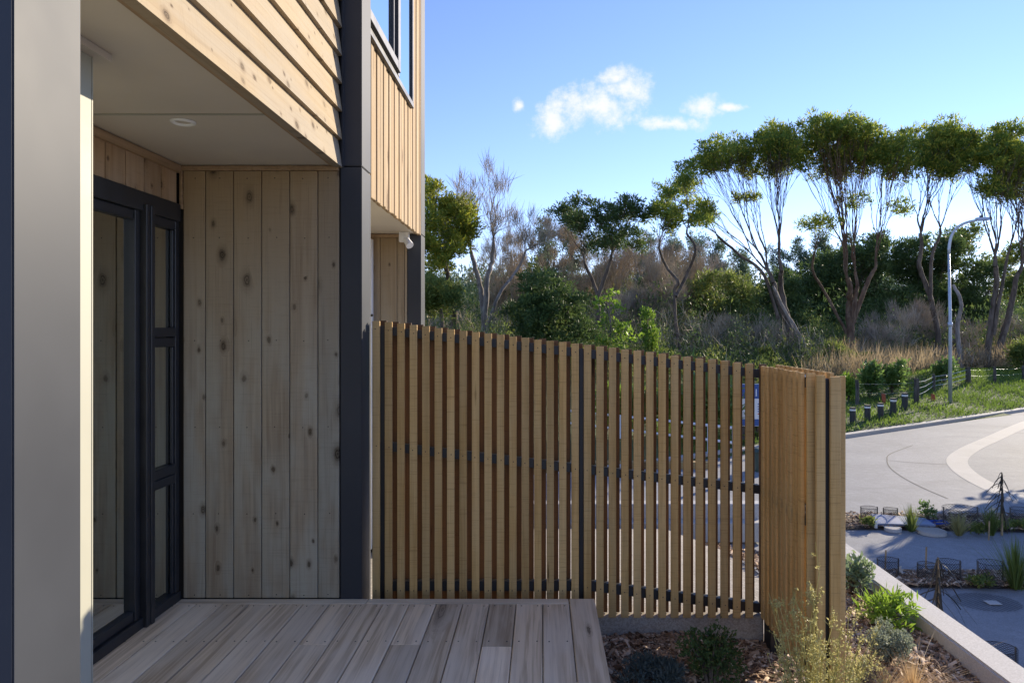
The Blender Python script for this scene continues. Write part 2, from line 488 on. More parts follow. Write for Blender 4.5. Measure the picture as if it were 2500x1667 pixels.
OLIVE = foliage('olive evergreen leaves', (0.060, 0.109, 0.028), (0.194, 0.236, 0.055), 0.38, 0.5, tipc=(0.315, 0.299, 0.061), tipamt=0.14)
PINE = foliage('pine needles', (0.068, 0.112, 0.068), (0.150, 0.203, 0.112), 0.3, 0.4)
LIME = foliage('lime green leaves', (0.10, 0.19, 0.02), (0.24, 0.36, 0.04), 0.45, 2.0, gloss=0.5)
MIDG = foliage('mid green leaves', (0.068, 0.135, 0.027), (0.176, 0.270, 0.068), 0.4, 1.5, gloss=0.6, rough=0.4)
GREYG = foliage('grey green leaves', (0.12, 0.15, 0.10), (0.30, 0.34, 0.25), 0.3, 6.0)
BLUEG = foliage('blue grey leaves', (0.06, 0.085, 0.075), (0.14, 0.17, 0.15), 0.25, 6.0)
SAGE = foliage('sage leaves', (0.10, 0.15, 0.07), (0.26, 0.33, 0.18), 0.35, 5.0, gloss=0.5)
TUSS = foliage('green tussock', (0.06, 0.10, 0.02), (0.20, 0.25, 0.06), 0.35, 3.0)
TUSSY = foliage('straw tussock', (0.20, 0.19, 0.06), (0.42, 0.38, 0.16), 0.35, 3.0)
WISP = foliage('yellow green twiggy leaves', (0.288, 0.264, 0.084), (0.600, 0.552, 0.240), 0.35, 8.0)
STRAW = foliage('straw stems', (0.40, 0.27, 0.12), (0.66, 0.48, 0.26), 0.3, 8.0)
LANCE = foliage('lancewood leaves', (0.035, 0.03, 0.02), (0.09, 0.075, 0.05), 0.1, 8.0)
BARK = bark('kanuka bark', (0.065, 0.049, 0.036), (0.180, 0.144, 0.112), 5)
BARKR = bark('reddish kanuka bark', (0.083, 0.049, 0.030), (0.203, 0.139, 0.090), 5)
GREYB = bark('grey dead wood', (0.17, 0.145, 0.12), (0.36, 0.32, 0.28), 6)
TWIG = plain('dead brown twigs', (0.36, 0.285, 0.185), 0.95, nscale=0.7, namt=0.35)
TWIGG = plain('dead grey twigs', (0.39, 0.33, 0.25), 0.95, nscale=0.6, namt=0.35)
POSTW = bark('weathered post wood', (0.06, 0.052, 0.045), (0.15, 0.135, 0.115), 9)
STAKE = plain('stake timber', (0.34, 0.24, 0.13), 0.85, nscale=12, namt=0.2)
NET = plain('black plastic netting', (0.02, 0.02, 0.024), 0.6)
GALV = plain('galvanised steel', (0.48, 0.52, 0.56), 0.45, metal=0.35, nscale=3, namt=0.08)
BOLL = plain('dark stained bollard timber', (0.05, 0.05, 0.045), 0.8, nscale=9, namt=0.3)
ORANGE = plain('faded orange plastic', (0.42, 0.10, 0.045), 0.6, nscale=6, namt=0.15)
BLUES = plain('blue sign print', (0.035, 0.10, 0.30), 0.5)
REDS = plain('red sign print', (0.5, 0.04, 0.04), 0.5)
IRON = plain('cast iron cover', (0.16, 0.155, 0.15), 0.75, nscale=25, namt=0.3, bump=0.3)
GREENBOX = plain('green utility paint', (0.035, 0.06, 0.04), 0.5)
SLEEP = wood('timber sleeper', 'X', (0.30, 0.21, 0.09), (0.42, 0.31, 0.15), (0.12, 0.08, 0.04), knots=0.2, kscale=(2, 8, 8))
BLUEP = plain('faded blue board paint', (0.22, 0.26, 0.36), 0.5, nscale=5, namt=0.15)
BLUEB = plain('bright blue plastic', (0.03, 0.09, 0.45), 0.5)

# ------------------------------------------------------------------ the ground
def grid_sheet(name, xs, ys, zf, mat, kind='structure', skip=None):
    nx, ny = len(xs), len(ys)
    v = [(x, y, zf(x, y)) for y in ys for x in xs]
    f = []
    for j in range(ny - 1):
        for i in range(nx - 1):
            if skip and skip(0.5 * (xs[i] + xs[i + 1]), 0.5 * (ys[j] + ys[j + 1])): continue
            f.append((j * nx + i, j * nx + i + 1, (j + 1) * nx + i + 1, (j + 1) * nx + i))
    b = MB(); b.v = v; b.f = f
    o = b.build(name, mat, smooth=True)
    return tag(o, kind=kind)

def spaced(a, b, n, p=1.0): return [a + (b - a) * (i / n) ** p for i in range(n + 1)]
xs = [-900, -400, -200, -120] + spaced(-80, 100, 150) + [130, 200, 400, 900]
ys = [-300, -100, -40, -20, 0, 6, 10] + spaced(12, 90, 110) + [100, 115, 130, 160, 220, 350, 600, 1200]
def gz(x, y):
    e = edist(x, y)
    return (terrain(x, y) if e > 0.05 else STREET - 0.12)
gr = grid_sheet('ground', xs, ys, gz, TURF)
tag(gr, 'grassy bank and rising ground beyond the street', None)

# street sheet up to the far kerb
def kerb_pt(t, e=0.0):
    d = Vector((9.26, 6.1, 0)).normalized()
    x = 8.44 + d.x * t; y = 18.9 + d.y * t
    for _ in range(12):
        k = edist(x, y) - e
        x -= k * KN[0]; y -= k * KN[1]
    return (x, y)
kp = [kerb_pt(t) for t in np.linspace(-60, 90, 151)]
mb = MB()
mb.v = [(x, y, STREET) for x, y in kp] + [(x + 40 * 0.55, y - 90 * 0.9, STREET) for x, y in kp]
n = len(kp)
mb.f = [(i, n + i, n + i + 1, i + 1) for i in range(n - 1)]
street = mb.build('street', ROAD); tag(street, 'pale exposed aggregate street curving past the house', kind='structure')
# kerb
mb = MB()
for i in range(n - 1):
    a0, a1 = kp[i], kp[i + 1]
    b0, b1 = (a0[0] + KN[0] * 0.16, a0[1] + KN[1] * 0.16), (a1[0] + KN[0] * 0.16, a1[1] + KN[1] * 0.16)
    mb.hexa([(*a0, STREET - 0.1), (*a1, STREET - 0.1), (*b1, STREET - 0.1), (*b0, STREET - 0.1), (*a0, STREET + 0.10), (*a1, STREET + 0.10), (*b1, STREET + 0.115), (*b0, STREET + 0.115)])
kerb = mb.build('kerb', CONC); tag(kerb, 'low pale concrete kerb along the far side of the street', kind='structure')

def strip(name, pts, w, mat, z, label):
    """a ribbon of width w to the right of a plan polyline"""
    # Catmull-Rom smoothing
    q = [Vector((*p, 0)) for p in pts]
    q = [q[0] * 2 - q[1]] + q + [q[-1] * 2 - q[-2]]
    L = []
    for i in range(1, len(q) - 2):
        for k in range(10):
            t = k / 10
            L.append(0.5 * ((2 * q[i]) + (q[i + 1] - q[i - 1]) * t + (2 * q[i - 1] - 5 * q[i] + 4 * q[i + 1] - q[i + 2]) * t * t + (-q[i - 1] + 3 * q[i] - 3 * q[i + 1] + q[i + 2]) * t ** 3))
    L.append(q[-2])
    b = MB()
    for i, p in enumerate(L):
        d = (L[min(i + 1, len(L) - 1)] - L[max(i - 1, 0)]).normalized()
        s = Vector((-d.y, d.x, 0))
        b.v += [(p.x, p.y, z), (p.x + s.x * w, p.y + s.y * w, z)]
    b.f = [(2 * i, 2 * i + 2, 2 * i + 3, 2 * i + 1) for i in range(len(L) - 1)]
    o = b.build(name, mat)
    return tag(o, label, kind='structure')
band = [(9.3, 7.2), (8.62, 9.4), (8.33, 11.84), (8.33, 12.9), (8.68, 14.35), (9.36, 15.8), (10.5, 17.2), (12.0, 18.7), (16.0, 22.6), (21, 27)]
strip('road_band', band[::-1], 0.42, CONC, STREET + 0.004, 'smooth white concrete band curving across the street')
SAW = plain('saw cut in concrete', (0.10, 0.095, 0.085), 0.9)
def st(px, py):
    y = 3.0 * F / (py - VY); return ((px - VX) / F * y, y)
strip('saw_cut', [st(2316, 1217), st(2262, 1194), st(2212, 1169), st(2176, 1143), st(2167, 1123), st(2176, 1107.6), st(2230, 1087)], 0.022, SAW, STREET + 0.004, 'thin dark saw cut joint curving in the street concrete')
strip('saw_cut', [st(2167, 1124), st(2240, 1130), st(2312, 1134)], 0.02, SAW, STREET + 0.004, 'thin dark straight saw cut joint across the street concrete')

# driveway behind the fence, falling to the street
def drz(x, y):
    t = min(1, max(0, (y - 4.2) / 7.5)); t = t * t * (3 - 2 * t)
    return (CAMZ - 1.83) * (1 - t) + (STREET + 0.004) * t
dw = grid_sheet('driveway', spaced(-14, 1.7, 20), spaced(4.1, 12, 40), drz, DRIVE)
tag(dw, 'sunlit pale exposed aggregate driveway behind the slat fence')

# mulch bed
def bedz(x, y):
    t = min(1, max(0, (x - 0.7) / 1.75)); t = t * t * (3 - 2 * t)
    z = -0.275 - 0.19 * t - 0.06 * max(0, 3.9 - y)
    if y > 5.5: z -= (y - 5.5) * 0.22
    return z + 0.012 * math.sin(x * 9 + 1) * math.sin(y * 7)
bed = grid_sheet('planting_bed', spaced(0.2, 2.46, 40), spaced(1.0, 7.2, 90), bedz, SOIL, skip=lambda x, y: x < 1.7 and y > 4.08)
tag(bed, 'dark soil of the mulched planting bed between deck and low wall')
def chips(name, label, n, xr, yr, zf, size=(0.02, 0.07), ok=None, lift=0.012, clump=None):
    x = rng.uniform(*xr, n * 2); y = yr[0] + (yr[1] - yr[0]) * rng.uniform(0, 1, n * 2) ** 1.15
    if ok is not None:
        k = np.array([ok(a, b) for a, b in zip(x, y)]); x, y = x[k], y[k]
    x, y = x[:n], y[:n]; m = len(x)
    z = np.array([zf(a, b) for a, b in zip(x, y)]) + rng.uniform(0, lift, m)
    L = rng.uniform(*size, m) * rng.choice([0.6, 1, 1, 1.6], m); W = L * rng.uniform(0.08, 0.32, m); H = W * rng.uniform(0.15, 0.5, m)
    th = rng.uniform(0, 2 * np.pi, m); tilt = rng.normal(0, 0.28, m); roll = rng.normal(0, 0.5, m)
    D = np.stack([np.cos(th) * np.cos(tilt), np.sin(th) * np.cos(tilt), np.sin(tilt)], 1)
    S = unit(np.cross(np.tile([0, 0, 1.0], (m, 1)), D)); U = np.cross(D, S)
    S2 = S * np.cos(roll)[:, None] + U * np.sin(roll)[:, None]; U2 = np.cross(D, S2)
    C = np.stack([x, y, z], 1)
    d, s, u = D * L[:, None] / 2, S2 * W[:, None] / 2, U2 * H[:, None]
    a = [C - d - s, C + d - s * 0.4, C + d + s * 0.5, C - d * 0.9 + s]
    t = [C - d * 0.9 - s * 0.7 + u, C + d * 0.92 - s * 0.3 + u, C + d * 0.85 + s * 0.4 + u, C - d * 0.8 + s * 0.8 + u]
    V = np.stack(a + t, 1).reshape(-1, 3)
    idx = np.array([[4, 5, 6, 7], [0, 1, 5, 4], [1, 2, 6, 5], [2, 3, 7, 6], [3, 0, 4, 7]])
    Fc = (np.arange(m)[:, None, None] * 8 + idx[None]).reshape(-1)
    me = bpy.data.meshes.new(name)
    me.vertices.add(len(V)); me.vertices.foreach_set('co', V.astype(np.float32).reshape(-1))
    me.loops.add(len(Fc)); me.loops.foreach_set('vertex_index', Fc.astype(np.int32))
    nf = m * 5
    me.polygons.add(nf); me.polygons.foreach_set('loop_start', np.arange(0, nf * 4, 4, dtype=np.int32)); me.polygons.foreach_set('loop_total', np.full(nf, 4, dtype=np.int32))
    me.update(calc_edges=True)
    o = place(name, me, MULCH)
    return tag(o, label, 'mulch', kind='stuff')
chips('bark_mulch', 'brown bark mulch chips covering the bed between deck, fence and low wall', 42000, (0.3, 2.44), (2.6, 7.0), bedz, (0.018, 0.065), ok=lambda x, y: not (x < 1.7 and y > 3.95) and (x > 1.2 or x > 0.3))

# low retaining wall along the bed
WX0, WX1, WTOP = 2.45, 2.65, CAMZ - 1.85
bmw = bmesh.new(); bmesh.ops.create_cube(bmw, size=1.0); bmesh.ops.scale(bmw, vec=(WX1 - WX0, 7.4, 1.3), verts=bmw.verts)
bmesh.ops.bevel(bmw, geom=[e for e in bmw.edges], offset=0.012, segments=2, affect='EDGES')
me = bpy.data.meshes.new('retaining_wall'); bmw.to_mesh(me); bmw.free()
w = place('retaining_wall', me, WALLC, None, ((WX0 + WX1) / 2, 3.5, WTOP - 0.65))
tag(w, 'low white plastered concrete wall running beside the mulch bed', 'wall')

# planting strips at street level
def strip_bed(name, x0, x1, yf, yb, label):
    b = MB(); nseg = 24
    for i in range(nseg + 1):
        x = x0 + (x1 - x0) * i / nseg
        for q in range(4):
            y = yf(x) + (yb(x) - yf(x)) * q / 3
            b.v.append((x, y, STREET + 0.012 + (0.035 if 0 < q < 3 else 0)))
    for i in range(nseg):
        for q in range(3):
            a = i * 4 + q
            b.f.append((a, a + 4, a + 5, a + 1))
    o = b.build(name, SOIL, smooth=True)
    return tag(o, label, kind='structure')
f1, b1 = (lambda x: 10.25 - 0.045 * (x - 4.5) - 0.012 * (x - 5.5) ** 2), (lambda x: 11.05 - 0.02 * (x - 4.5))
f2, b2 = (lambda x: 7.95 - 0.04 * (x - 4)), (lambda x: 8.42 - 0.03 * (x - 4))
strip_bed('planting_strip', 3.2, 9.0, f1, b1, 'mulched planting strip at the edge of the street')
strip_bed('planting_strip', 4.1, 7.5, f2, b2, 'mulched planting strip nearest the low wall')
fl = lambda x, y: STREET + 0.045
chips('bark_mulch', 'mulch chips on the planting strip at the street edge', 4500, (3.2, 8.6), (9.9, 11.05), fl, (0.03, 0.09), ok=lambda x, y: f1(x) + 0.02 < y < b1(x))
chips('bark_mulch', 'mulch chips on the planting strip nearest the low wall', 4500, (4.15, 7.3), (7.8, 8.42), fl, (0.03, 0.09), ok=lambda x, y: f2(x) < y < b2(x))

# ------------------------------------------------------------------ the house with the porch
SOF = CAMZ + 0.911          # soffit level
FX = -1.118                 # outer face line of the upper cladding / inner side of the columns
CX = -1.0                   # outer side of the columns
GX = -2.01                  # glazing plane
WY = 3.79                   # face of the porch end wall
HT = 6.2
house = empty('terrace_house', (-2.0, 2.6, 0), 'terrace house with recessed porch, cedar weatherboards and charcoal metal columns', 'house')

def column(y0, y1, x0, x1, zj, par, top=HT):
    c = MB()
    bmc = bmesh.new()
    for z0, z1 in ((-0.6, zj - 0.003), (zj + 0.003, top)):
        r = bmesh.ops.create_cube(bmc, size=1.0)
        bmesh.ops.scale(bmc, vec=(x1 - x0, y1 - y0, z1 - z0), verts=r['verts'])
        bmesh.ops.translate(bmc, vec=(0, 0, (z0 + z1) / 2), verts=r['verts'])
    bmesh.ops.bevel(bmc, geom=bmc.edges[:], offset=0.003, segments=2, affect='EDGES')
    me = bpy.data.meshes.new('column'); bmc.to_mesh(me); bmc.free()
    return place('column', me, METAL, par, ((x0 + x1) / 2, (y0 + y1) / 2, 0))
column(1.291, 1.482, FX, CX, SOF, house)
column(WY, WY + 0.2, FX, CX, SOF - 0.005, house)

# end wall with vertical boards
ew = MB().box(GX - 3.0, FX - 0.004, WY + 0.022, WY + 0.19, -0.3, SOF + 0.3).build('end_wall', BACKING, house)
bx = [-1.992, -1.868, -1.712, -1.556, -1.400, -1.244, FX - 0.006]
for i in range(6):
    board('board', bx[i] + 0.002, bx[i + 1] - 0.003, WY, WY + 0.02, 0.003, SOF - 0.03, CEDAR_W, ew)
nlm = MB(); nlm.tube([(0, 0.002, 0), (0, -0.0008, 0)], 0.0035, 6); nlme = nlm.mesh('nail'); nlme.materials.append(plain('dark nail heads', (0.03, 0.025, 0.02), 0.6))
for i in range(6):
    for zn in (0.02, 0.47, 0.95, 1.43, 2.00, 2.33):
        place('nail', nlme, None, ew, (0.5 * (bx[i] + bx[i + 1]) + 0.006 * math.sin(i * 7 + zn * 9), WY, zn + 0.004 * math.sin(i * 3)))
board('top_trim', -2.0, FX - 0.01, WY - 0.014, WY + 0.019, SOF - 0.029, SOF - 0.003, TRIMW, ew)
board('corner_trim', -2.008, -1.993, WY - 0.012, WY + 0.018, 2.16, SOF - 0.03, TRIMW, ew)

# wall over the door
dwall = MB().box(GX - 0.16, GX - 0.022, 1.5, WY - 0.001, 2.19, SOF + 0.3).build('door_head_wall', BACKING, house)
y = WY - 0.03
while y > 1.7:
    board('board', GX - 0.02, GX, y - 0.150, y - 0.004, 2.185, SOF - 0.02, CEDAR_WX, dwall)
    y -= 0.154
board('top_trim', GX - 0.018, GX + 0.016, 1.5, WY - 0.016, SOF - 0.045, SOF - 0.003, TRIMW, dwall)

# soffit in two sheets with a joint, and a downlight
sf = MB().box(GX - 0.16, FX - 0.012, 1.30, 2.883, SOF, SOF + 0.02).build('soffit', SOFF, house)
MB().box(GX - 0.16, FX - 0.012, 2.889, WY + 0.02, SOF + 0.0015, SOF + 0.0215).build('sheet', SOFF, sf)
MB().box(GX - 0.16, FX - 0.013, 2.879, 2.893, SOF - 0.004, SOF - 0.0005).build('joint_strip', CREAM, sf)
# downlight: ring and recessed lens
dl = Vector((-1.572, 2.99, SOF))
b = MB(); k = 40
prof = [(0.052, 0.0), (0.052, -0.005), (0.042, -0.010), (0.037, -0.002), (0.033, 0.0)]
for (r, z) in prof:
    for j in range(k): b.v.append((dl.x + r * math.cos(2 * math.pi * j / k), dl.y + r * math.sin(2 * math.pi * j / k), dl.z + z))
for i in range(len(prof) - 1):
    for j in range(k): b.f.append((i * k + j, i * k + (j + 1) % k, (i + 1) * k + (j + 1) % k, (i + 1) * k + j))
dlo = b.build('downlight', WHITE, house, smooth=True)
b = MB(); b.v = [(dl.x + 0.034 * math.cos(2 * math.pi * j / k), dl.y + 0.034 * math.sin(2 * math.pi * j / k), dl.z - 0.0008) for j in range(k)]; b.f = [tuple(reversed(range(k)))]
b.build('lens', SOFF, dlo)

# weatherboard facade over the porch
fc = MB().box(-6.5, FX - 0.045, 1.482, WY - 0.001, SOF + 0.022, HT).build('upper_wall', BACKING, house)
pitch = 0.1545; z0 = SOF - 0.012
for i in range(22):
    zb = z0 + i * pitch; zt = zb + pitch + 0.03
    ya, yb = 1.486, WY - 0.003
    o = MB()
    # bevelled weatherboard: thick at the bottom, thin at the top, leaning out
    prof = [(FX - 0.030, zb), (FX + 0.012, zb), (FX - 0.017, zt), (FX - 0.032, zt)]
    o.v = [(x, ya, z) for x, z in prof] + [(x, yb, z) for x, z in prof]
    o.f = [(0, 1, 2, 3), (7, 6, 5, 4), (0, 4, 5, 1), (1, 5, 6, 2), (2, 6, 7, 3), (3, 7, 4, 0)]
    o.build('weatherboard', CEDAR_WB, fc, origin=(FX, (ya + yb) / 2, zb))
MB().box(FX - 0.045, FX + 0.003, 1.49, WY - 0.005, SOF - 0.011, SOF + 0.001).build('drip_trim', TRIMW, fc)
# flashing beside the far column
MB().box(FX + 0.0125, FX + 0.02, WY - 0.012, WY - 0.001, SOF - 0.01, HT).build('flashing', METAL, fc)

# cream nib wall by the near column
nib = MB().box(GX - 0.1, -1.463, 1.40, 2.217, -0.05, SOF - 0.001).build('nib_wall', CREAM, house)
MB().box(-1.470, -1.4615, 2.2175, 2.2225, 0.0, SOF - 0.02).build('corner_bead', CREAM, nib)
MB().box(GX, -1.425, 1.42, 2.262, SOF - 0.026, SOF - 0.0015).build('cornice', SOFF, nib)
MB().box(GX - 1.5, FX - 0.003, 1.291, 1.398, -0.3, SOF - 0.001).build('party_wall', BACKING, house)

# sliding door and sidelight
dr = empty('sliding_door', (GX, 2.9, 0)); dr.parent = house; dr.location = Vector((GX, 2.9, 0)) - Vector(house.location)
def bar(name, y0, y1, z0, z1, x0=GX - 0.06, x1=GX + 0.012, par=None, mat=None):
    return board(name, x0, x1, y0, y1, z0, z1, mat or FRAME, par or dr, 0.003)
bar('head_frame', 1.9, WY - 0.012, 2.085, 2.183)
bar('sill_frame', 1.9, WY - 0.012, -0.02, 0.05)
bar('stile', 3.372, 3.400, 0.05, 2.085, GX - 0.05, GX + 0.002)
bar('jamb', 3.400, 3.421, 0.05, 2.085, GX - 0.06, GX - 0.004)
bar('mullion', 3.422, 3.455, -0.012, 2.12, GX - 0.06, GX + 0.030)
bar('mullion', 3.457, 3.490, -0.012, 2.12, GX - 0.06, GX + 0.034)
bar('sash_rail', 1.9, 3.372, 0.052, 0.10, GX - 0.05, GX - 0.006)
bar('sash_rail', 1.9, 3.372, 2.035, 2.083, GX - 0.05, GX - 0.006)
g = MB().box(GX - 0.034, GX - 0.028, 1.9, 3.374, 0.09, 2.05).build('glass_pane', GLASS, dr)
bar('stile', WY - 0.052, WY - 0.012, 0.05, 2.085, GX - 0.05, GX + 0.004)
for zc, hh in ((1.45, 0.05), (0.705, 0.05)):
    bar('transom', 3.490, WY - 0.052, zc - 0.052, zc - 0.002, GX - 0.05, GX + 0.002)
    bar('transom', 3.490, WY - 0.052, zc + 0.002, zc + 0.052, GX - 0.05, GX + 0.006)
bar('transom', 3.490, WY - 0.052, 2.035, 2.085, GX - 0.05, GX + 0.003)
for za, zb in ((0.05, 0.653), (0.757, 1.398), (1.502, 2.035)):
    MB().box(GX - 0.030, GX - 0.024, 3.488, WY - 0.05, za, zb).build('glass_pane', GLASS, dr)
    bar('glazing_bead', WY - 0.066, WY - 0.0525, za + 0.001, zb - 0.001, GX - 0.022, GX - 0.004)

# the room behind the glass
room = MB()
room.box(GX - 3.2, GX - 0.17, WY - 0.11, WY - 0.07, 0.0, 2.42)
room.box(GX - 3.3, GX - 3.2, 0.8, WY, 0.0, 2.42)
room.box(GX - 3.2, GX - 0.17, 1.30, 1.39, 0.0, 2.42)
rm = room.build('interior_wall', INWALL, house)
MB().box(GX - 3.2, GX - 0.17, 1.39, WY - 0.07, 2.40, 2.46).build('ceiling', WHITE, rm)
MB().box(GX - 3.2, GX - 0.066, 1.39, WY - 0.112, -0.05, 0.012).build('carpet', CARPET, rm)
MB().box(GX - 3.2, GX - 0.23, WY - 0.122, WY - 0.1105, 0.013, 0.092).build('skirting', WHITE, rm)
MB().box(GX - 0.165, GX - 0.062, WY - 0.105, WY - 0.002, 0.02, 2.2).build('door_reveal', CREAM, rm)
MB().box(GX - 0.10, GX - 0.062, 3.42, 3.437, 0.02, 2.1).build('reveal_edge', WHITE, rm)
for zq in (1.905, 1.955):
    MB().box(GX - 0.12, GX - 0.08, 1.9, 3.40, zq, zq + 0.022).build('blind_rail', WHITE, rm)
# body of the house behind
MB().box(-6.5, GX - 3.31, 1.30, WY + 0.2, -0.6, HT).build('rear_wall', BACKING, house)
MB().box(-6.6, FX + 0.1, 1.2, WY + 0.25, HT, HT + 0.2).build('roof', METAL, house)

# ------------------------------------------------------------------ the next house along
h2 = empty('terrace_house', (-2.2, 5.2, 0), 'next terrace house beyond the fence with vertical cedar boards and upper window', 'house')
F2 = -1.115; Y2 = 6.29; S2 = CAMZ + 0.885
column(Y2, Y2 + 0.21, F2 - 0.124, F2 + 0.001, S2 - 0.004, h2)
w2 = MB().box(-5, F2 - 0.13, Y2 + 0.022, Y2 + 0.2, -0.8, S2 + 0.3).build('end_wall', BACKING, h2)
bx2 = [-1.95, -1.80, -1.645, -1.49, -1.335, F2 - 0.150, F2 - 0.126]
for i in range(6):
    board('board', bx2[i] + 0.002, bx2[i + 1] - 0.002, Y2, Y2 + 0.02, -0.5, S2 - 0.035, CEDAR_W, w2)
board('top_trim', -1.98, F2 - 0.127, Y2 - 0.014, Y2 + 0.018, S2 - 0.034, S2 - 0.004, TRIMW, w2)
board('door_jamb', -1.60, -1.545, Y2 - 0.10, Y2 - 0.03, -0.5, S2 - 0.06, WHITE, w2)
MB().tube([(-1.565, Y2 - 0.10, 1.62), (-1.565, Y2 - 0.15, 1.62), (-1.52, Y2 - 0.155, 1.62)], 0.012, 6).build('door_handle', FRAME, w2)
MB().box(-2.4, F2 - 0.035, WY + 0.21, Y2 + 0.02, S2, S2 + 0.02).build('soffit', SOFF, h2)
u2 = MB().box(-5, F2 - 0.032, WY + 0.201, Y2 - 0.001, S2 + 0.021, HT).build('upper_wall', BACKING, h2)
y = WY + 0.21; i = 0
while y < Y2 - 0.02:
    wd = [0.084, 0.098, 0.088][i % 3]
    y1_ = min(y + wd, Y2 - 0.004)
    dx = [0.0, 0.004, -0.004, 0.002][i % 4]
    board('board', F2 - 0.03, F2 + dx - 0.002, y, y1_ - 0.011, S2 - 0.014 - (i % 3) * 0.004, HT, CEDAR_V, u2, 0.003)
    y = y1_; i += 1
MB().box(-5, GX, WY + 0.2, Y2 + 0.2, -0.8, S2).build('lower_wall', INWALL, h2)
MB().box(-5, F2 + 0.1, WY + 0.26, Y2 + 0.3, HT, HT + 0.2).build('roof', METAL, h2)
# upper window
wz = CAMZ + 1.92
win = empty('window', (F2, 4.9, wz)); win.parent = h2; win.location = Vector((F2, 4.9, wz)) - Vector(h2.location)
def wbar(n, y0, y1, z0, z1, x0, x1): return board(n, F2 + x0, F2 + x1, y0, y1, z0, z1, FRAME, win, 0.003)
wbar('sill', 4.2, 5.80, wz - 0.045, wz, -0.02, 0.028)
wbar('frame_stile', 5.755, 5.80, wz, wz + 1.9, -0.02, 0.026)
wbar('mullion', 5.15, 5.21, wz, wz + 1.9, -0.02, 0.030)
wbar('sash_stile', 5.06, 5.145, wz + 0.01, wz + 1.9, 0.0, 0.052)
wbar('sash_rail', 4.2, 5.06, wz + 0.01, wz + 0.075, 0.0, 0.052)
wbar('sash_stile', 4.93, 4.955, wz + 0.076, wz + 1.9, 0.0, 0.046)
MB().box(F2 + 0.004, F2 + 0.010, 5.21, 5.756, wz + 0.001, wz + 1.9).build('glass_pane', GLASSU, win)
MB().box(F2 + 0.020, F2 + 0.026, 4.2, 5.06, wz + 0.07, wz + 1.9).build('glass_pane', GLASSU, win)
# security light under the soffit corner
sl0 = Vector((-1.245, Y2 - 0.10, S2))
sec = empty('security_light', sl0, 'small white security light under the next porch soffit', 'light')
MB().box(sl0.x - 0.045, sl0.x + 0.04, sl0.y - 0.03, sl0.y + 0.03, S2 - 0.09, S2 - 0.002).build('bracket', WHITE, sec)
b = MB()
b.tube([(sl0.x + 0.02, sl0.y - 0.02, S2 - 0.075), (sl0.x + 0.06, sl0.y - 0.06, S2 - 0.13)], [0.03, 0.036], 10); b.build('lamp_head', WHITE, sec)
b = MB(); b.tube([(sl0.x - 0.01, sl0.y - 0.031, S2 - 0.05), (sl0.x - 0.01, sl0.y - 0.04, S2 - 0.05)], 0.018, 10); b.build('sensor', WHITE, sec)

# ------------------------------------------------------------------ deck
deck = empty('timber_deck', (-0.9, 2.6, 0), 'grey weathered hardwood deck in front of the sliding door', 'deck')
DX1 = 0.147
x = DX1; i = 0
cuts = {0: [], 1: [], 2: [3.22], 3: [], 4: [], 5: [3.24], 6: [2.6], 7: [], 8: [3.24], 9: [], 10: [], 11: [2.7], 12: [], 13: [], 14: []}
while x > -2.05:
    xa = max(x - 0.145 + 0.005, -2.06)
    segs = [0.4] + cuts.get(i, []) + [3.718]
    for s0, s1 in zip(segs[:-1], segs[1:]):
        board('deck_board', xa, x, s0 + 0.0015, s1 - 0.0015, -0.021, -rng.uniform(0, 0.0012), DECK, deck, 0.003)
    x -= 0.145; i += 1
board('deck_board', DX1 + 0.005, 0.292, 0.4, 3.79, -0.021, 0.0, DECK, deck, 0.004)
board('border_board', -0.96, DX1, 3.723, 3.79, -0.021, -0.001, DECKX, deck, 0.003)
board('border_board', -2.0, -0.963, 3.723, 3.788, -0.021, -0.001, DECKX, deck, 0.003)
board('fascia', 0.262, 0.284, 0.4, 3.775, -0.30, -0.022, DECK, deck, 0.003)
board('fascia', -0.98, 0.26, 3.75, 3.772, -0.30, -0.022, DECKX, deck, 0.003)
sb = MB()
xx = -1.9
while xx < 0.25:
    sb.box(xx, xx + 0.045, 0.4, 3.74, -0.28, -0.022); xx += 0.45
sb.build('joist', BACKING, deck)
# screw heads in pairs over the joists
scm = MB(); scm.tube([(0, 0, -0.002), (0, 0, 0.0009)], 0.0038, 6); scme = scm.mesh('screw'); scme.materials.append(plain('dull screw heads', (0.07, 0.062, 0.055), 0.6))
x = DX1; i = 0
while x > -1.9:
    for yy in (3.69, 3.27, 2.87):
        for dx in (0.025, 0.112):
            place('screw', scme, None, deck, (x - dx, yy + 0.003 * math.sin(i * 5 + dx * 90), 0))
    x -= 0.145; i += 1

# ------------------------------------------------------------------ the slat fence
RT_ = CAMZ - 0.2075
FY = 3.93; SW = 0.0425; PITCH = 0.0717
def toprel(x): return CAMZ + 0.052 + (x + 0.977) / 2.239 * (-0.2595)
fen = empty('slat_fence', (0.15, FY, -0.2), 'long run of timber slat fence from the charcoal column to the corner', 'fence')
def slat(par, x0, x1, y0, y1, z0, z1, m=None): return board('slat', x0, x1, y0, y1, z0, round(z1, 3), m or SLAT, par, 0.0018)
NS = 31
for i in range(NS):
    x0 = -0.977 + i * PITCH
    slat(fen, x0, x0 + SW, FY, FY + 0.018, -0.16 - 0.0003 * i, toprel(x0) + rng.uniform(-0.002, 0.002))
for i in range(NS + 2):
    x0 = -0.977 + i * PITCH + 0.027
    if x0 + SW > 1.36: break
    slat(fen, x0, x0 + SW, FY + 0.060, FY + 0.078, -0.16, toprel(x0) + 0.006 + rng.uniform(-0.002, 0.002), SLATB)
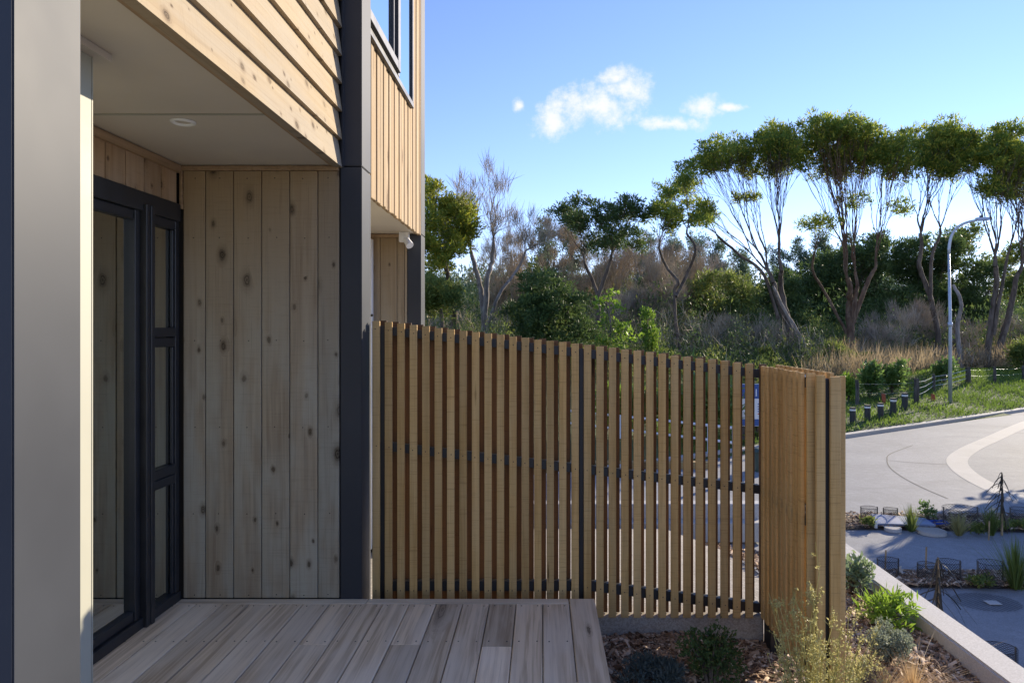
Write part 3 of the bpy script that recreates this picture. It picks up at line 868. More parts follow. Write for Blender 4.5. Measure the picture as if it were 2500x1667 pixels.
def rail(par, xa, xb, za, zb, h, y0=FY + 0.0185, y1=FY + 0.0595, name='rail'):
    return MB().hexa([(xa, y0, za - h), (xb, y0, zb - h), (xb, y1, zb - h), (xa, y1, za - h), (xa, y0, za), (xb, y0, zb), (xb, y1, zb), (xa, y1, za)]).build(name, RAIL, par)
def midz(x): return CAMZ - 0.655 - (x + 0.85) / 2.1 * 0.243
for xa, xb in ((-0.97, 0.215), (0.255, 1.26)):
    rail(fen, xa, xb, toprel(xa) - 0.022, toprel(xb) - 0.022, 0.05)
    rail(fen, xa, xb, midz(xa), midz(xb), 0.05)
rail(fen, -0.97, 0.215, CAMZ - 1.453, CAMZ - 1.453, 0.055)
rail(fen, 0.255, 1.26, CAMZ - 1.45, CAMZ - 1.582, 0.055)
board('post', -0.934, -0.884, FY + 0.019, FY + 0.0595, -0.4, toprel(-0.91) - 0.02, RAIL, fen)
board('post', 1.302, 1.366, FY + 0.022, FY + 0.0585, -0.4, RT_ - 0.03, RAIL, fen)  # extra filler post, added to stop sun leaking through the corner onto the deck
board('post', 0.2155, 0.2545, FY + 0.019, FY + 0.0595, -0.4, toprel(0.23) - 0.021, RAIL, fen)

for i in range(NS):
    x0 = -0.977 + i * PITCH + SW / 2
    for zf_ in (toprel(x0) - 0.045, midz(x0) - 0.025, -0.01 if x0 < 0.2 else CAMZ - 1.48 - (x0 - 0.25) * 0.13):
        place('nail', nlme, None, fen, (x0 + 0.004 * math.sin(i * 5 + zf_ * 3), FY, zf_))

# the fence return towards the camera
ret = empty('slat_fence', (1.3, 3.6, -0.3), 'short slat fence return coming toward the planting bed at the corner', 'fence')
RX = 1.262; RT = CAMZ - 0.2075
y = FY + 0.01; k = 0
while y - SW > 3.27:
    slat(ret, RX, RX + 0.018, y - SW, y, -0.165, RT + rng.uniform(-0.002, 0.002)); y -= PITCH; k += 1
y = FY + 0.01 + 0.065
while y - SW > 3.20:
    slat(ret, RX + 0.108, RX + 0.126, y - SW, y, -0.165, RT + 0.004); y -= PITCH
for zt in (RT - 0.022, CAMZ - 0.90, CAMZ - 1.58):
    MB().box(RX + 0.0185, RX + 0.1075, 3.30, FY + 0.02, zt - 0.05, zt).build('rail', RAIL, ret)
def es(x0, x1, y0, zt): return slat(ret, x0, x1, y0, y0 + 0.018, -0.45, zt)
es(RX + 0.001, RX + 0.043, 3.250, RT)
es(1.287, 1.330, 3.200, RT - 0.006)
es(1.353, 1.402, 3.200, RT - 0.014)
es(1.392, 1.442, 3.240, RT - 0.012)
board('post', 1.318, 1.376, 3.222, 3.29, -0.6, RT - 0.025, RAIL, ret)
board('post', RX + 0.022, RX + 0.095, FY - 0.045, FY + 0.018, -0.40, RT - 0.03, RAIL, ret)
board('base_plate', RX + 0.02, RX + 0.13, FY - 0.10, FY - 0.046, -0.40, -0.13, RAIL, ret)
# concrete kerb under the fence
kb = board('fence_kerb', -0.99, 1.285, 3.952, 4.10, -0.55, -0.165, KERBC, None, 0.008)
tag(kb, 'rough concrete kerb under the slat fence', 'kerb')

# ------------------------------------------------------------------ street furniture and far things
# street lamp
lp = ground(2320, 984)
S = F / lp.y
lamp = empty('street_lamp', lp, 'tall galvanised street lamp with curved arm on the grass bank', 'street lamp')
H = (984 - 560) / S
b = MB(); b.tube([lp + Vector((0, 0, -0.2)), lp + Vector((0, 0, H * 0.45)), lp + Vector((-0.05, 0, H * 0.86))], [0.068, 0.058, 0.042], 12); b.build('pole', GALV, lamp, smooth=True)
b = MB(); b.tube([lp + Vector((0, 0, H * 0.44)), lp + Vector((0, 0, H * 0.465))], 0.08, 12); b.build('collar', GALV, lamp, smooth=True)
a0 = lp + Vector((-0.05, 0, H * 0.86)); tipv = P(2385, 538, lp.y - 0.4)
arc = []
for t in np.linspace(0, 1, 14):
    c1 = a0 + Vector((0, 0, 0.85)); c2 = a0 + Vector((0.15, -0.1, 1.25))
    arc.append((1 - t) ** 3 * a0 + 3 * (1 - t) ** 2 * t * c1 + 3 * (1 - t) * t * t * Vector((a0.x + 0.25, a0.y - 0.1, tipv.z - 0.05)) + t ** 3 * tipv)
b = MB(); b.tube(arc, list(np.linspace(0.055, 0.045, 14)), 8); b.build('arm', GALV, lamp, smooth=True)
hd = P(2392, 535, lp.y - 0.42)
b = MB()
b.hexa([(hd.x - 0.12, hd.y - 0.1, hd.z - 0.06), (hd.x + 0.32, hd.y - 0.14, hd.z - 0.04), (hd.x + 0.32, hd.y + 0.14, hd.z - 0.04), (hd.x - 0.12, hd.y + 0.1, hd.z - 0.06), (hd.x - 0.12, hd.y - 0.07, hd.z + 0.05), (hd.x + 0.28, hd.y - 0.08, hd.z + 0.06), (hd.x + 0.28, hd.y + 0.08, hd.z + 0.06), (hd.x - 0.12, hd.y + 0.07, hd.z + 0.05)])
b.build('lamp_head', GALV, lamp)
MB().box(hd.x - 0.0, hd.x + 0.06, hd.y - 0.03, hd.y + 0.03, hd.z + 0.058, hd.z + 0.13).build('light_sensor', FRAME, lamp)

# bollards
names5 = ['nearest the fence corner', 'second from the fence corner', 'in the middle of the row', 'second from the wide fence post', 'nearest the wide fence post']
for i, (px, py, ph) in enumerate([(2082, 1036, 41), (2118, 1028, 40), (2150, 1023, 39), (2181, 1013, 41), (2209, 1001, 42)]):
    g = ground(px, py); s = F / g.y; h = ph / s; r = 7.2 / s
    bo = empty('bollard', g, 'short dark timber bollard with white band, ' + names5[i], 'bollard', 'bollards along the grass verge')
    mb_ = MB()
    for z0, z1, rr in ((-0.1, h * 0.80, r), (h * 0.90, h, r * 0.96)):
        mb_.tube([g + Vector((0, 0, z0)), g + Vector((0, 0, z1))], rr, 14)
    mb_.build('shaft', BOLL, bo)
    b = MB(); b.tube([g + Vector((0, 0, h * 0.80)), g + Vector((0, 0, h * 0.90))], r * 1.02, 14); b.build('white_band', WHITE, bo)
# orange markers
for (px, p0, p1, wpx, lab) in ((2159, 988, 960, 9, 'faded orange marker sheet standing behind the bollards'), (2280, 979, 962, 9, 'small leaning orange marker in the grass by the lamp')):
    g = ground(px, p0); s = F / g.y; h = (p0 - p1) / s; wd = wpx / s
    o = empty('marker', g, lab, 'marker')
    MB().hexa([(g.x - wd / 2, g.y, g.z - 0.05), (g.x + wd / 2, g.y, g.z - 0.05), (g.x + wd / 2, g.y + 0.03, g.z - 0.05), (g.x - wd / 2, g.y + 0.03, g.z - 0.05), (g.x - wd * 0.62, g.y + .02, g.z + h), (g.x + wd * 0.36, g.y + .02, g.z + h * 0.93), (g.x + wd * 0.36, g.y + 0.05, g.z + h * 0.93), (g.x - wd * 0.62, g.y + 0.05, g.z + h)]).build('sheet', ORANGE, o)
    b = MB(); b.tube([(g.x + wd * 0.1, g.y + 0.07, g.z - 0.1), (g.x + wd * 0.05, g.y + 0.08, g.z + h * 1.05)], 0.015, 6); b.build('stake', STAKE, o)
# wire fence on the bank: posts and wires
wf = empty('wire_fence', ground(2237, 988), 'old post and wire fence running along the grass bank', 'fence')
pp = []
for (px, p0, p1, w_) in ((2092, 992, 927, 9), (2237, 988, 924, 12), (2279, 957, 913, 7), (2363, 937, 896, 12), (2428, 936, 895, 7), (2499, 931, 892, 7)):
    g = ground(px, p0); s = F / g.y; h = (p0 - p1) / s; r = w_ / 2 / s
    b = MB(); b.tube([g + Vector((0, 0, -0.3)), g + Vector((0.02, 0, h * 0.6)), g + Vector((0.01, 0.02, h))], [r * 1.05, r, r * 0.92], 9); b.build('post', POSTW, wf)
    pp.append((g, h))
for a, c_ in ((0, 1), (1, 2), (2, 3), (3, 4), (4, 5)):
    for fz in ((0.35, 0.6, 0.85) if a in (1, 2) else (0.5, 0.85)):
        pa = pp[a][0] + Vector((0, 0, pp[a][1] * fz)); pb = pp[c_][0] + Vector((0, 0, pp[c_][1] * fz))
        mid_ = (pa + pb) / 2 - Vector((0, 0, 0.05))
        b = MB(); b.tube([pa, mid_, pb], 0.006 if a in (1, 2) else 0.002, 5); b.build('wire', GALV, wf)

# things seen through the fence: railing, sleeper edge, low wall, sign, utility box, stake
def onst(px, y, z=STREET): return Vector(((px - VX) / F * y, y, z))
ra, rb = onst(1380, 19.0), onst(1792, 15.6)
rl = empty('hand_rail', (ra + rb) / 2, 'low white post and rail barrier across the street', 'railing')
for t in np.linspace(0, 1, 9):
    q = ra.lerp(rb, t); b = MB(); b.tube([q + Vector((0, 0, -0.1)), q + Vector((0, 0, 0.78))], 0.04, 8); b.build('post', WHITE, rl)
for hz in (0.42, 0.76):
    b = MB(); b.tube([ra + Vector((0, 0, hz)), rb + Vector((0, 0, hz))], 0.032, 8); b.build('rail', WHITE, rl)
q0, q1 = onst(1350, 15.1), onst(1735, 14.7)
se = empty('timber_edging', (q0 + q1) / 2, 'low sunlit timber sleeper edging across the street', 'edging')
L_ = (q1 - q0).length / 4
for i in range(4):
    xa = q0.x + (q1.x - q0.x) * i / 4; xb = q0.x + (q1.x - q0.x) * (i + 1) / 4 - 0.01
    board('sleeper', xa, xb, 14.75 - 0.02 * i, 14.95 - 0.02 * i, STREET - 0.05, STREET + 0.15, SLEEP, se, 0.01)
lw = board('low_wall', -3.2, (1864 - VX) / F * 9.8, 9.8, 10.02, drz(0, 9.8) - 0.3, STREET + 0.50, WALLC, None, 0.012)
tag(lw, 'low grey concrete wall in shade seen through the fence slats', 'wall')
lk = board('kerb_strip', -3.2, (1860 - VX) / F * 9.6, 9.55, 9.797, drz(0, 9.6) - 0.2, drz(0, 9.6) + 0.07, CONC, None, 0.01)
tag(lk, 'pale concrete kerb strip at the foot of the low grey wall', 'kerb')
sg = ground(1840, 1078)
sgn = empty('sign_board', sg, 'blue and white sign board on posts across the street, seen through the slats', 'sign')
ys_ = sg.y
sx0, sx1 = (1806 - VX) / F * ys_, (1905 - VX) / F * ys_
def zz(py): return CAMZ + (VY - py) / F * ys_
MB().box(sx0, sx1, ys_, ys_ + 0.03, zz(1040), zz(937)).build('panel', WHITE, sgn)
MB().box(sx0, sx1, ys_ - 0.004, ys_ - 0.0002, zz(973), zz(938)).build('blue_header', BLUES, sgn)
MB().box(sx0, sx1, ys_ - 0.004, ys_ - 0.0002, zz(1039), zz(1023)).build('blue_footer', BLUES, sgn)
for xq in (sx0 + 0.1, sx1 - 0.1):
    MB().box(xq - 0.04, xq + 0.04, ys_ + 0.031, ys_ + 0.10, sg.z - 0.2, zz(945)).build('post', POSTW, sgn)
def text_mesh(s, size, mat, loc, par):
    cu_ = bpy.data.curves.new('lettering', 'FONT'); cu_.body = s; cu_.size = size; cu_.extrude = 0.002
    tmp = bpy.data.objects.new('lettering', cu_); COL.objects.link(tmp)
    dg = bpy.context.evaluated_depsgraph_get(); me_ = bpy.data.meshes.new_from_object(tmp.evaluated_get(dg))
    bpy.data.objects.remove(tmp); me_.materials.clear(); me_.materials.append(mat)
    return place('lettering', me_, mat, par, loc, (R(90), 0, 0))
text_mesh('E', 0.27, WHITE, ((1818 - VX) / F * ys_, ys_ - 0.007, zz(967)), sgn)
text_mesh('I S', 0.27, WHITE, ((1843 - VX) / F * ys_, ys_ - 0.007, zz(967)), sgn)
for i, py in enumerate((985, 991, 997, 1003, 1009)):
    MB().box((1850 - VX) / F * ys_, (1854 - VX) / F * ys_, ys_ - 0.004, ys_ - 0.0002, zz(py + 2.4), zz(py)).build('small_print', BLUES if i < 4 else REDS, sgn)
ub = onst(1862, 14.4)
u = empty('utility_box', ub, 'dark green utility box at the street edge behind the fence corner', 'utility box')
MB().box(ub.x - 0.13, ub.x + 0.30, ub.y, ub.y + 0.3, STREET, STREET + 0.42).build('cabinet', GREENBOX, u)
b = MB(); b.hexa([(ub.x - 0.14, ub.y - 0.02, STREET + 0.42), (ub.x + 0.31, ub.y - 0.02, STREET + 0.42), (ub.x + 0.31, ub.y + 0.32, STREET + 0.42), (ub.x - 0.14, ub.y + 0.32, STREET + 0.42), (ub.x - 0.06, ub.y + 0.05, STREET + 0.47), (ub.x + 0.25, ub.y + 0.05, STREET + 0.47), (ub.x + 0.25, ub.y + 0.25, STREET + 0.47), (ub.x - 0.06, ub.y + 0.25, STREET + 0.47)]); b.build('lid', GREENBOX, u)
tp = onst(1793, 13.4)
b = MB(); b.tube([tp + Vector((0, 0, -0.1)), tp + Vector((0.01, 0, 0.6)), tp + Vector((0, 0, 1.1))], [0.06, 0.055, 0.05], 8)
o = b.build('wooden_post', GREYB, None, origin=tp); tag(o, 'pale rough wooden post standing beside the white barrier', 'post')

# ------------------------------------------------------------------ trees
def hermite(p0, d0, p1, d1, n):
    out = []
    for i in range(n + 1):
        t = i / n; t2 = t * t; t3 = t2 * t
        out.append(p0 * (2 * t3 - 3 * t2 + 1) + d0 * (t3 - 2 * t2 + t) + p1 * (-2 * t3 + 3 * t2) + d1 * (t3 - t2))
    return out

def nrm3(s): return Vector(rng.normal(0, s, 3))

def grow(b, pos, d, T, r, wig=0.16, frac=0.34, k=5, minr=0.010, lvl=0):
    """branches from pos to every target in T (n, 3), splitting again and again"""
    n = len(T)
    c = Vector(T.mean(axis=0))
    to = c - pos; L = to.length
    if L < 1e-3: return
    if n == 1:
        e = (to.normalized() * 0.7 + Vector((0, 0, 0.6)) + nrm3(0.2)).normalized()
        pts = hermite(pos, d * L * 0.9, c, e * L * 0.7, 6)
        for i in range(1, 6): pts[i] = pts[i] + nrm3(wig * L * 0.07)
        b.tube(pts, list(np.linspace(r, max(minr * 0.6, r * 0.35), 7)), k if r > 0.03 else 4, cap=False)
        return
    f = frac * rng.uniform(0.7, 1.25) * (0.3, 0.6, 0.85, 1.0)[min(lvl, 3)]
    if n <= 3: f = 0.5
    np_ = pos + (to * 0.8 + d * L * 0.2) * f + nrm3(wig * L * 0.14)
    nd = ((np_ - pos).normalized() * 0.55 + to.normalized() * 0.45 + nrm3(0.15)).normalized()
    step = (np_ - pos).length
    r1 = r * 0.86
    pts = hermite(pos, d * step, np_, nd * step, 6)
    for i in range(1, 6): pts[i] = pts[i] + nrm3(wig * step * 0.05)
    b.tube(pts, list(np.linspace(r, r1, 7)), 8 if r > 0.12 else k, cap=False)
    A = T - T.mean(axis=0)
    if n > 2:
        u_, s_, vt = np.linalg.svd(A, full_matrices=False)
        axis = vt[0] * 0.8 + rng.normal(0, 0.35, 3)
    else: axis = A[0] - A[1] + rng.normal(0, 0.01, 3)
    pr = A @ axis
    if n > 14:
        qa, qb = np.quantile(pr, rng.uniform(0.24, 0.40)), np.quantile(pr, rng.uniform(0.60, 0.76))
        gs = [T[pr <= qa], T[(pr > qa) & (pr <= qb)], T[pr > qb]]
    else:
        q = np.quantile(pr, rng.uniform(0.32, 0.68))
        gs = [T[pr <= q], T[pr > q]]
    gs = [g for g in gs if len(g)]
    if len(gs) < 2: gs = [T[:n // 2], T[n // 2:]]
    for g in gs:
        rr = max(minr, r1 * (len(g) / n) ** 0.47)
        gd = ((Vector(g.mean(axis=0)) - np_).normalized() * 0.6 + nd * 0.5 + nrm3(0.12)).normalized()
        grow(b, np_, gd, g, rr, wig, frac, k, minr, lvl + 1)

def clump_leaves(c, rx, ry, rz, n, L, W, up=0.7, per=5, shell=0.45):
    """leaf sprays through an uneven flattened clump"""
    nt = max(3, n // per)
    v = unit(rng.normal(size=(nt, 3)))
    rad = rng.uniform(shell, 1.0, nt) ** 0.6
    lump = 1 + 0.22 * np.sin(v[:, 0] * 5 + c[0]) * np.sin(v[:, 1] * 4 + c[2] * 3) + 0.12 * np.sin(v[:, 2] * 9 + c[0] * 5)
    q = np.array(c) + v * (rad * lump)[:, None] * np.array([rx, ry, rz])
    D = v * 0.75 + np.array([0, 0, up]) + rng.normal(0, 0.45, (nt, 3))
    C = np.repeat(q, per, 0) + rng.normal(0, L * 0.35, (nt * per, 3))
    DD = np.repeat(D, per, 0) + rng.normal(0, 0.5, (nt * per, 3))
    m = len(C)
    return leaves(C, DD, L * rng.uniform(0.6, 1.3, m), W * rng.uniform(0.7, 1.3, m))

def make_tree(name, label, cat, base, Y, trunks, leafmat, barkmat, group=None, dens=0.9, leafL=0.24, leafW=0.06, depth=0.7, twigs=0, up=0.7, tpc=1.0, wig=0.12, sub=5, tuft=0.42, flatten=0.55, swell=1.0, thin=0.85, ragged=0.25):
    """trunks: list of (waypoints in px, base radius m, clumps [(px, py, rx, ry)]); everything at its own distance Y"""
    S = F / Y
    bp = P(base[0], base[1], Y)
    root = empty(name, bp, label, cat, group)
    b = MB(); LV = []
    for (wps, r0, clumps) in trunks:
        r0 = r0 * thin
        pts = [P(x, y_, Y) for x, y_ in wps]
        for i in range(1, len(pts)): pts[i] = pts[i] + Vector((0, rng.normal(0, 0.25), 0))
        pts[0] = pts[0] - Vector((0, 0, 0.4))
        dirs = [(pts[min(i + 1, len(pts) - 1)] - pts[max(i - 1, 0)]) * 0.5 for i in range(len(pts))]
        path = []
        for i in range(len(pts) - 1):
            h_ = hermite(pts[i], dirs[i], pts[i + 1], dirs[i + 1], 6)
            path += h_[:-1] if i < len(pts) - 2 else h_
        rr = np.linspace(r0 * 1.15, r0 * 0.72, len(path)); rr[0] *= 1.3
        path = [path[0]] + [p_ + nrm3(r0 * 0.12) for p_ in path[1:-1]] + [path[-1]]
        b.tube(path, list(rr), 10, cap=False)
        targets = []
        full = list(clumps)
        for i_ in range(len(clumps)):
            for j_ in range(i_):
                a_, b_ = clumps[i_], clumps[j_]
                if math.hypot(a_[0] - b_[0], a_[1] - b_[1]) < 0.95 * (a_[2] + b_[2]) and not twigs:
                    full.append(((a_[0] + b_[0]) / 2, (a_[1] + b_[1]) / 2 - 2, (a_[2] + b_[2]) * 0.36, (a_[3] + b_[3]) * 0.36))
        for (cx_, cy_, rx, ry) in full:
            wx, wz_ = rx / S * swell, ry / S * min(swell, 1.12 if swell > 1.4 else 0.95 if swell > 1 else 1)
            c0 = P(cx_, cy_, Y) + Vector((0, rng.uniform(-1, 1) * depth * 2.0, 0))
            wy = min(wx, 2.2) * 0.9
            if twigs:
                ns = max(2, int(tpc * sub * (rx * ry) / 900))
            else:
                ns = max(3, int(tpc * 9.5 * (wx * wz_) / (tuft * tuft * 0.22)/ 9.0))
            for q in range(ns):
                v_ = unit(rng.normal(size=3)); rad_ = rng.uniform(0.25, 1.0) ** 0.5 * 0.95
                cc = np.array(c0) + v_ * rad_ * np.array([wx, wy, wz_])
                if twigs:
                    targets.append(cc)
                else:
                    if rng.uniform() < 0.9: targets.append(cc - np.array([0, 0, 0.1 * tuft]))
                    tr_ = tuft * rng.uniform(0.55, 1.3)
                    if rng.uniform() < ragged * 0.4:
                        cc = np.array(c0) + v_ * rng.uniform(0.95, 1.35) * np.array([wx, wy, wz_]); tr_ *= 0.6
                    if dens > 0:
                        LV.append(clump_leaves(cc, tr_, tr_, tr_ * flatten, int(dens * 85), leafL, leafW, up, 4, 0.15))
        if targets:
            T = np.array(targets)
            d0 = (pts[-1] - pts[-2]).normalized()
            grow(b, path[-1], d0, T, r0 * 0.72, wig)
            if twigs:
                for t_ in T:
                    n_ = twigs
                    D = rng.normal(0, 0.55, (n_, 3)) + np.array([0, 0, 0.9]) + unit(t_ - np.array(path[-1])) * 0.8
                    C = t_ + rng.normal(0, 0.12, (n_, 3))
                    LV.append(leaves(C, D, rng.uniform(0.35, 1.0, n_), 0.022))
    b.build('trunk', barkmat, root, smooth=True)
    if LV:
        quads('twigs' if twigs else 'crown', np.concatenate(LV), leafmat, root, origin=bp)
    return root

# the row of tall kanuka on the right
YB = 37.0
make_tree('kanuka_tree', 'tall leaning kanuka with wide flat crown, left of the big pair above the fence corner', 'tree', (1985, 905), YB, [
    ([(1992, 915), (1950, 830), (1905, 745), (1884, 690)], 0.20, [(1700, 412, 36, 24), (1745, 385, 40, 26), (1790, 372, 44, 28), (1840, 378, 34, 26), (1690, 498, 20, 12), (1660, 455, 34, 18), (1835, 480, 24, 14)]),
    ([(1935, 905), (1925, 800), (1915, 700), (1910, 660)], 0.18, [(1880, 352, 40, 32), (1925, 372, 36, 30), (1890, 400, 40, 20), (1950, 400, 18, 18), (1900, 330, 34, 18)]),
    ([(1900, 760), (1862, 668), (1806, 622), (1750, 580)], 0.10, [(1690, 545, 26, 14), (1735, 520, 14, 10)]),
], KAN, BARK, 'tall kanuka trees along the bank', depth=0.9, swell=1.42, tpc=1.35, dens=0.50, ragged=0.75, tuft=0.36)
make_tree('kanuka_tree', 'tall kanuka with straight forked trunk and broad crown left of the street lamp', 'tree', (2077, 900), YB + 1, [
    ([(2077, 905), (2074, 800), (2078, 745), (2070, 710)], 0.25, [(1975, 335, 34, 24), (2010, 330, 36, 26), (1965, 380, 24, 28), (2030, 372, 40, 30), (1988, 546, 22, 15), (2040, 420, 30, 18)]),
    ([(2078, 790), (2084, 740), (2092, 700)], 0.16, [(2060, 340, 36, 26), (2105, 345, 38, 26), (2075, 400, 36, 26), (2120, 395, 30, 24), (2075, 490, 24, 14)]),
    ([(2082, 770), (2120, 690), (2140, 655)], 0.14, [(2150, 350, 40, 26), (2190, 362, 26, 22), (2165, 400, 34, 24), (2205, 420, 26, 20), (2200, 505, 22, 14)]),
    ([(2070, 800), (2030, 720), (1990, 660), (1982, 620)], 0.09, [(1990, 550, 24, 14)]),
], KAN, BARKR, 'tall kanuka trees along the bank', depth=0.9, swell=1.42, tpc=1.35, dens=0.50, ragged=0.75, tuft=0.36)
make_tree('kanuka_tree', 'slender twisted kanuka rising behind the street lamp', 'tree', (2296, 895), YB + 2, [
    ([(2298, 900), (2290, 800), (2272, 715), (2248, 650), (2252, 600)], 0.17, [(2255, 330, 36, 24), (2300, 325, 40, 28), (2345, 340, 24, 22), (2270, 385, 36, 22), (2320, 372, 40, 26)]),
    ([(2272, 715), (2275, 630), (2292, 575)], 0.11, [(2235, 372, 24, 18), (2325, 410, 34, 18), (2290, 430, 26, 16), (2250, 410, 22, 14)]),
], KAN, BARK, 'tall kanuka trees along the bank', depth=0.9, swell=1.42, tpc=1.35, dens=0.50, ragged=0.75, tuft=0.36)
make_tree('kanuka_tree', 'kanuka with several trunks at the right edge of the view', 'tree', (2415, 890), YB + 1, [
    ([(2410, 895), (2425, 780), (2438, 700), (2430, 650)], 0.19, [(2395, 345, 32, 24), (2430, 335, 38, 26), (2380, 390, 24, 22), (2420, 400, 40, 26), (2390, 470, 26, 24)]),
    ([(2420, 890), (2470, 760), (2488, 680)], 0.20, [(2470, 350, 40, 28), (2515, 352, 40, 28), (2470, 410, 40, 26), (2520, 420, 40, 30), (2450, 470, 30, 22)]),
    ([(2425, 800), (2450, 680), (2460, 630)], 0.11, [(2560, 370, 44, 30), (2500, 460, 34, 20)]),
], KAN, BARK, 'tall kanuka trees along the bank', depth=0.9, swell=1.42, tpc=1.35, dens=0.50, ragged=0.75, tuft=0.36)
make_tree('dead_tree', 'bare broken grey trunk standing right of the street lamp', 'tree', (2346, 880), YB, [
    ([(2348, 885), (2342, 800), (2340, 740), (2328, 695)], 0.13, [])], KAN, GREYB)
make_tree('dead_tree', 'bare grey leaning trunk crossing the tree above the fence corner', 'tree', (2003, 900), YB - 2, [
    ([(2003, 905), (1955, 820), (1920, 755), (1885, 700)], 0.11, [])], KAN, GREYB)

# left group
make_tree('evergreen_tree', 'bright olive green tree beside the neighbouring house', 'tree', (1100, 812), 31, [
    ([(1100, 830), (1110, 760), (1095, 700), (1085, 640)], 0.16, [(1040, 470, 30, 36), (1085, 500, 40, 36), (1130, 520, 34, 38), (1060, 550, 40, 36), (1120, 570, 40, 30), (1045, 610, 40, 34), (1100, 625, 34, 26), (1150, 560, 22, 24), (1060, 660, 30, 16)]),
], KANY, BARK, depth=0.8, dens=1.0, leafL=0.2, tuft=0.36, flatten=0.7)
make_tree('evergreen_tree', 'low olive shrub tree at the foot of the neighbouring house', 'tree', (1075, 800), 29, [
    ([(1075, 830), (1078, 780), (1070, 740)], 0.10, [(1040, 700, 40, 26), (1085, 705, 36, 24), (1055, 745, 44, 28), (1100, 740, 24, 22), (1020, 720, 30, 40)]),
], OLIVE, BARK, depth=0.6, dens=1.0, leafL=0.2, tuft=0.34, flatten=0.6)
make_tree('bare_tree', 'bare grey branching tree with fine twigs left of the dark tree', 'tree', (1182, 805), 33, [
    ([(1182, 830), (1180, 760), (1172, 700), (1160, 650), (1150, 620)], 0.16, [(1120, 450, 22, 26), (1160, 480, 26, 36), (1140, 540, 30, 34)]),
    ([(1184, 760), (1190, 690), (1200, 640), (1205, 600)], 0.15, [(1195, 450, 14, 22), (1225, 480, 22, 34), (1200, 520, 26, 30), (1245, 530, 20, 26), (1215, 570, 26, 26)]),
    ([(1185, 790), (1220, 720), (1260, 660), (1280, 620)], 0.10, [(1265, 540, 20, 20), (1295, 530, 10, 14), (1290, 590, 24, 24), (1330, 600, 30, 24)]),
], TWIGG, GREYB, depth=0.9, twigs=26, tpc=2.0)
make_tree('kanuka_tree', 'dark green spreading tree in the middle above the fence', 'tree', (1455, 805), 36, [
    ([(1455, 840), (1460, 760), (1455, 705), (1430, 650)], 0.13, [(1370, 510, 28, 20), (1400, 495, 30, 18), (1425, 545, 36, 26), (1380, 540, 30, 14), (1440, 590, 30, 24)]),
    ([(1456, 715), (1482, 660), (1490, 630)], 0.12, [(1470, 530, 34, 28), (1520, 510, 34, 22), (1560, 525, 26, 24), (1500, 570, 40, 24), (1545, 580, 34, 22), (1480, 610, 34, 16), (1570, 600, 20, 14), (1440, 490, 20, 10), (1540, 490, 20, 10)]),
], DARKL, BARK, depth=0.8, dens=0.75, leafL=0.22, tuft=0.40, flatten=0.5)
make_tree('kanuka_tree', 'thin kanuka with winding trunk and small tufted crown', 'tree', (1650, 850), 35, [
    ([(1668, 870), (1650, 790), (1648, 710), (1655, 690), (1632, 650), (1608, 610)], 0.10, [(1590, 510, 24, 18), (1620, 500, 30, 22), (1655, 525, 28, 24), (1625, 545, 22, 14)]),
    ([(1650, 705), (1685, 660), (1694, 610), (1680, 570)], 0.09, [(1645, 460, 24, 16), (1680, 440, 26, 16), (1720, 510, 26, 20), (1700, 550, 24, 12)]),
], KAN, BARK, 'tall kanuka trees along the bank', depth=0.8, dens=0.8, leafL=0.22, tuft=0.36)

# dark and olive evergreens behind
make_tree('evergreen_tree', 'dense dark green bush just above the fence', 'tree', (1340, 830), 30, [
    ([(1345, 850), (1342, 800), (1338, 760)], 0.14, [(1300, 700, 34, 26), (1345, 690, 36, 24), (1385, 730, 38, 26), (1310, 750, 44, 26), (1360, 770, 44, 26), (1410, 780, 36, 26), (1440, 810, 26, 22), (1260, 765, 30, 22), (1270, 800, 30, 20), (1330, 810, 44, 22), (1390, 820, 40, 20)]),
], DARKL, BARK, depth=0.9, dens=1.0, leafL=0.22, tuft=0.38, flatten=0.6)
make_tree('evergreen_tree', 'rounded olive green tree behind the winding kanuka', 'tree', (1760, 850), 46, [
    ([(1765, 880), (1760, 800), (1758, 770)], 0.18, [(1690, 715, 34, 24), (1730, 690, 38, 22), (1780, 695, 36, 24), (1820, 730, 32, 28), (1700, 765, 40, 26), (1755, 745, 44, 28), (1800, 780, 40, 28), (1740, 800, 40, 20), (1835, 790, 26, 24)]),
], OLIVE, BARK, depth=1.2, dens=1.0, leafL=0.3, tuft=0.55, flatten=0.6)
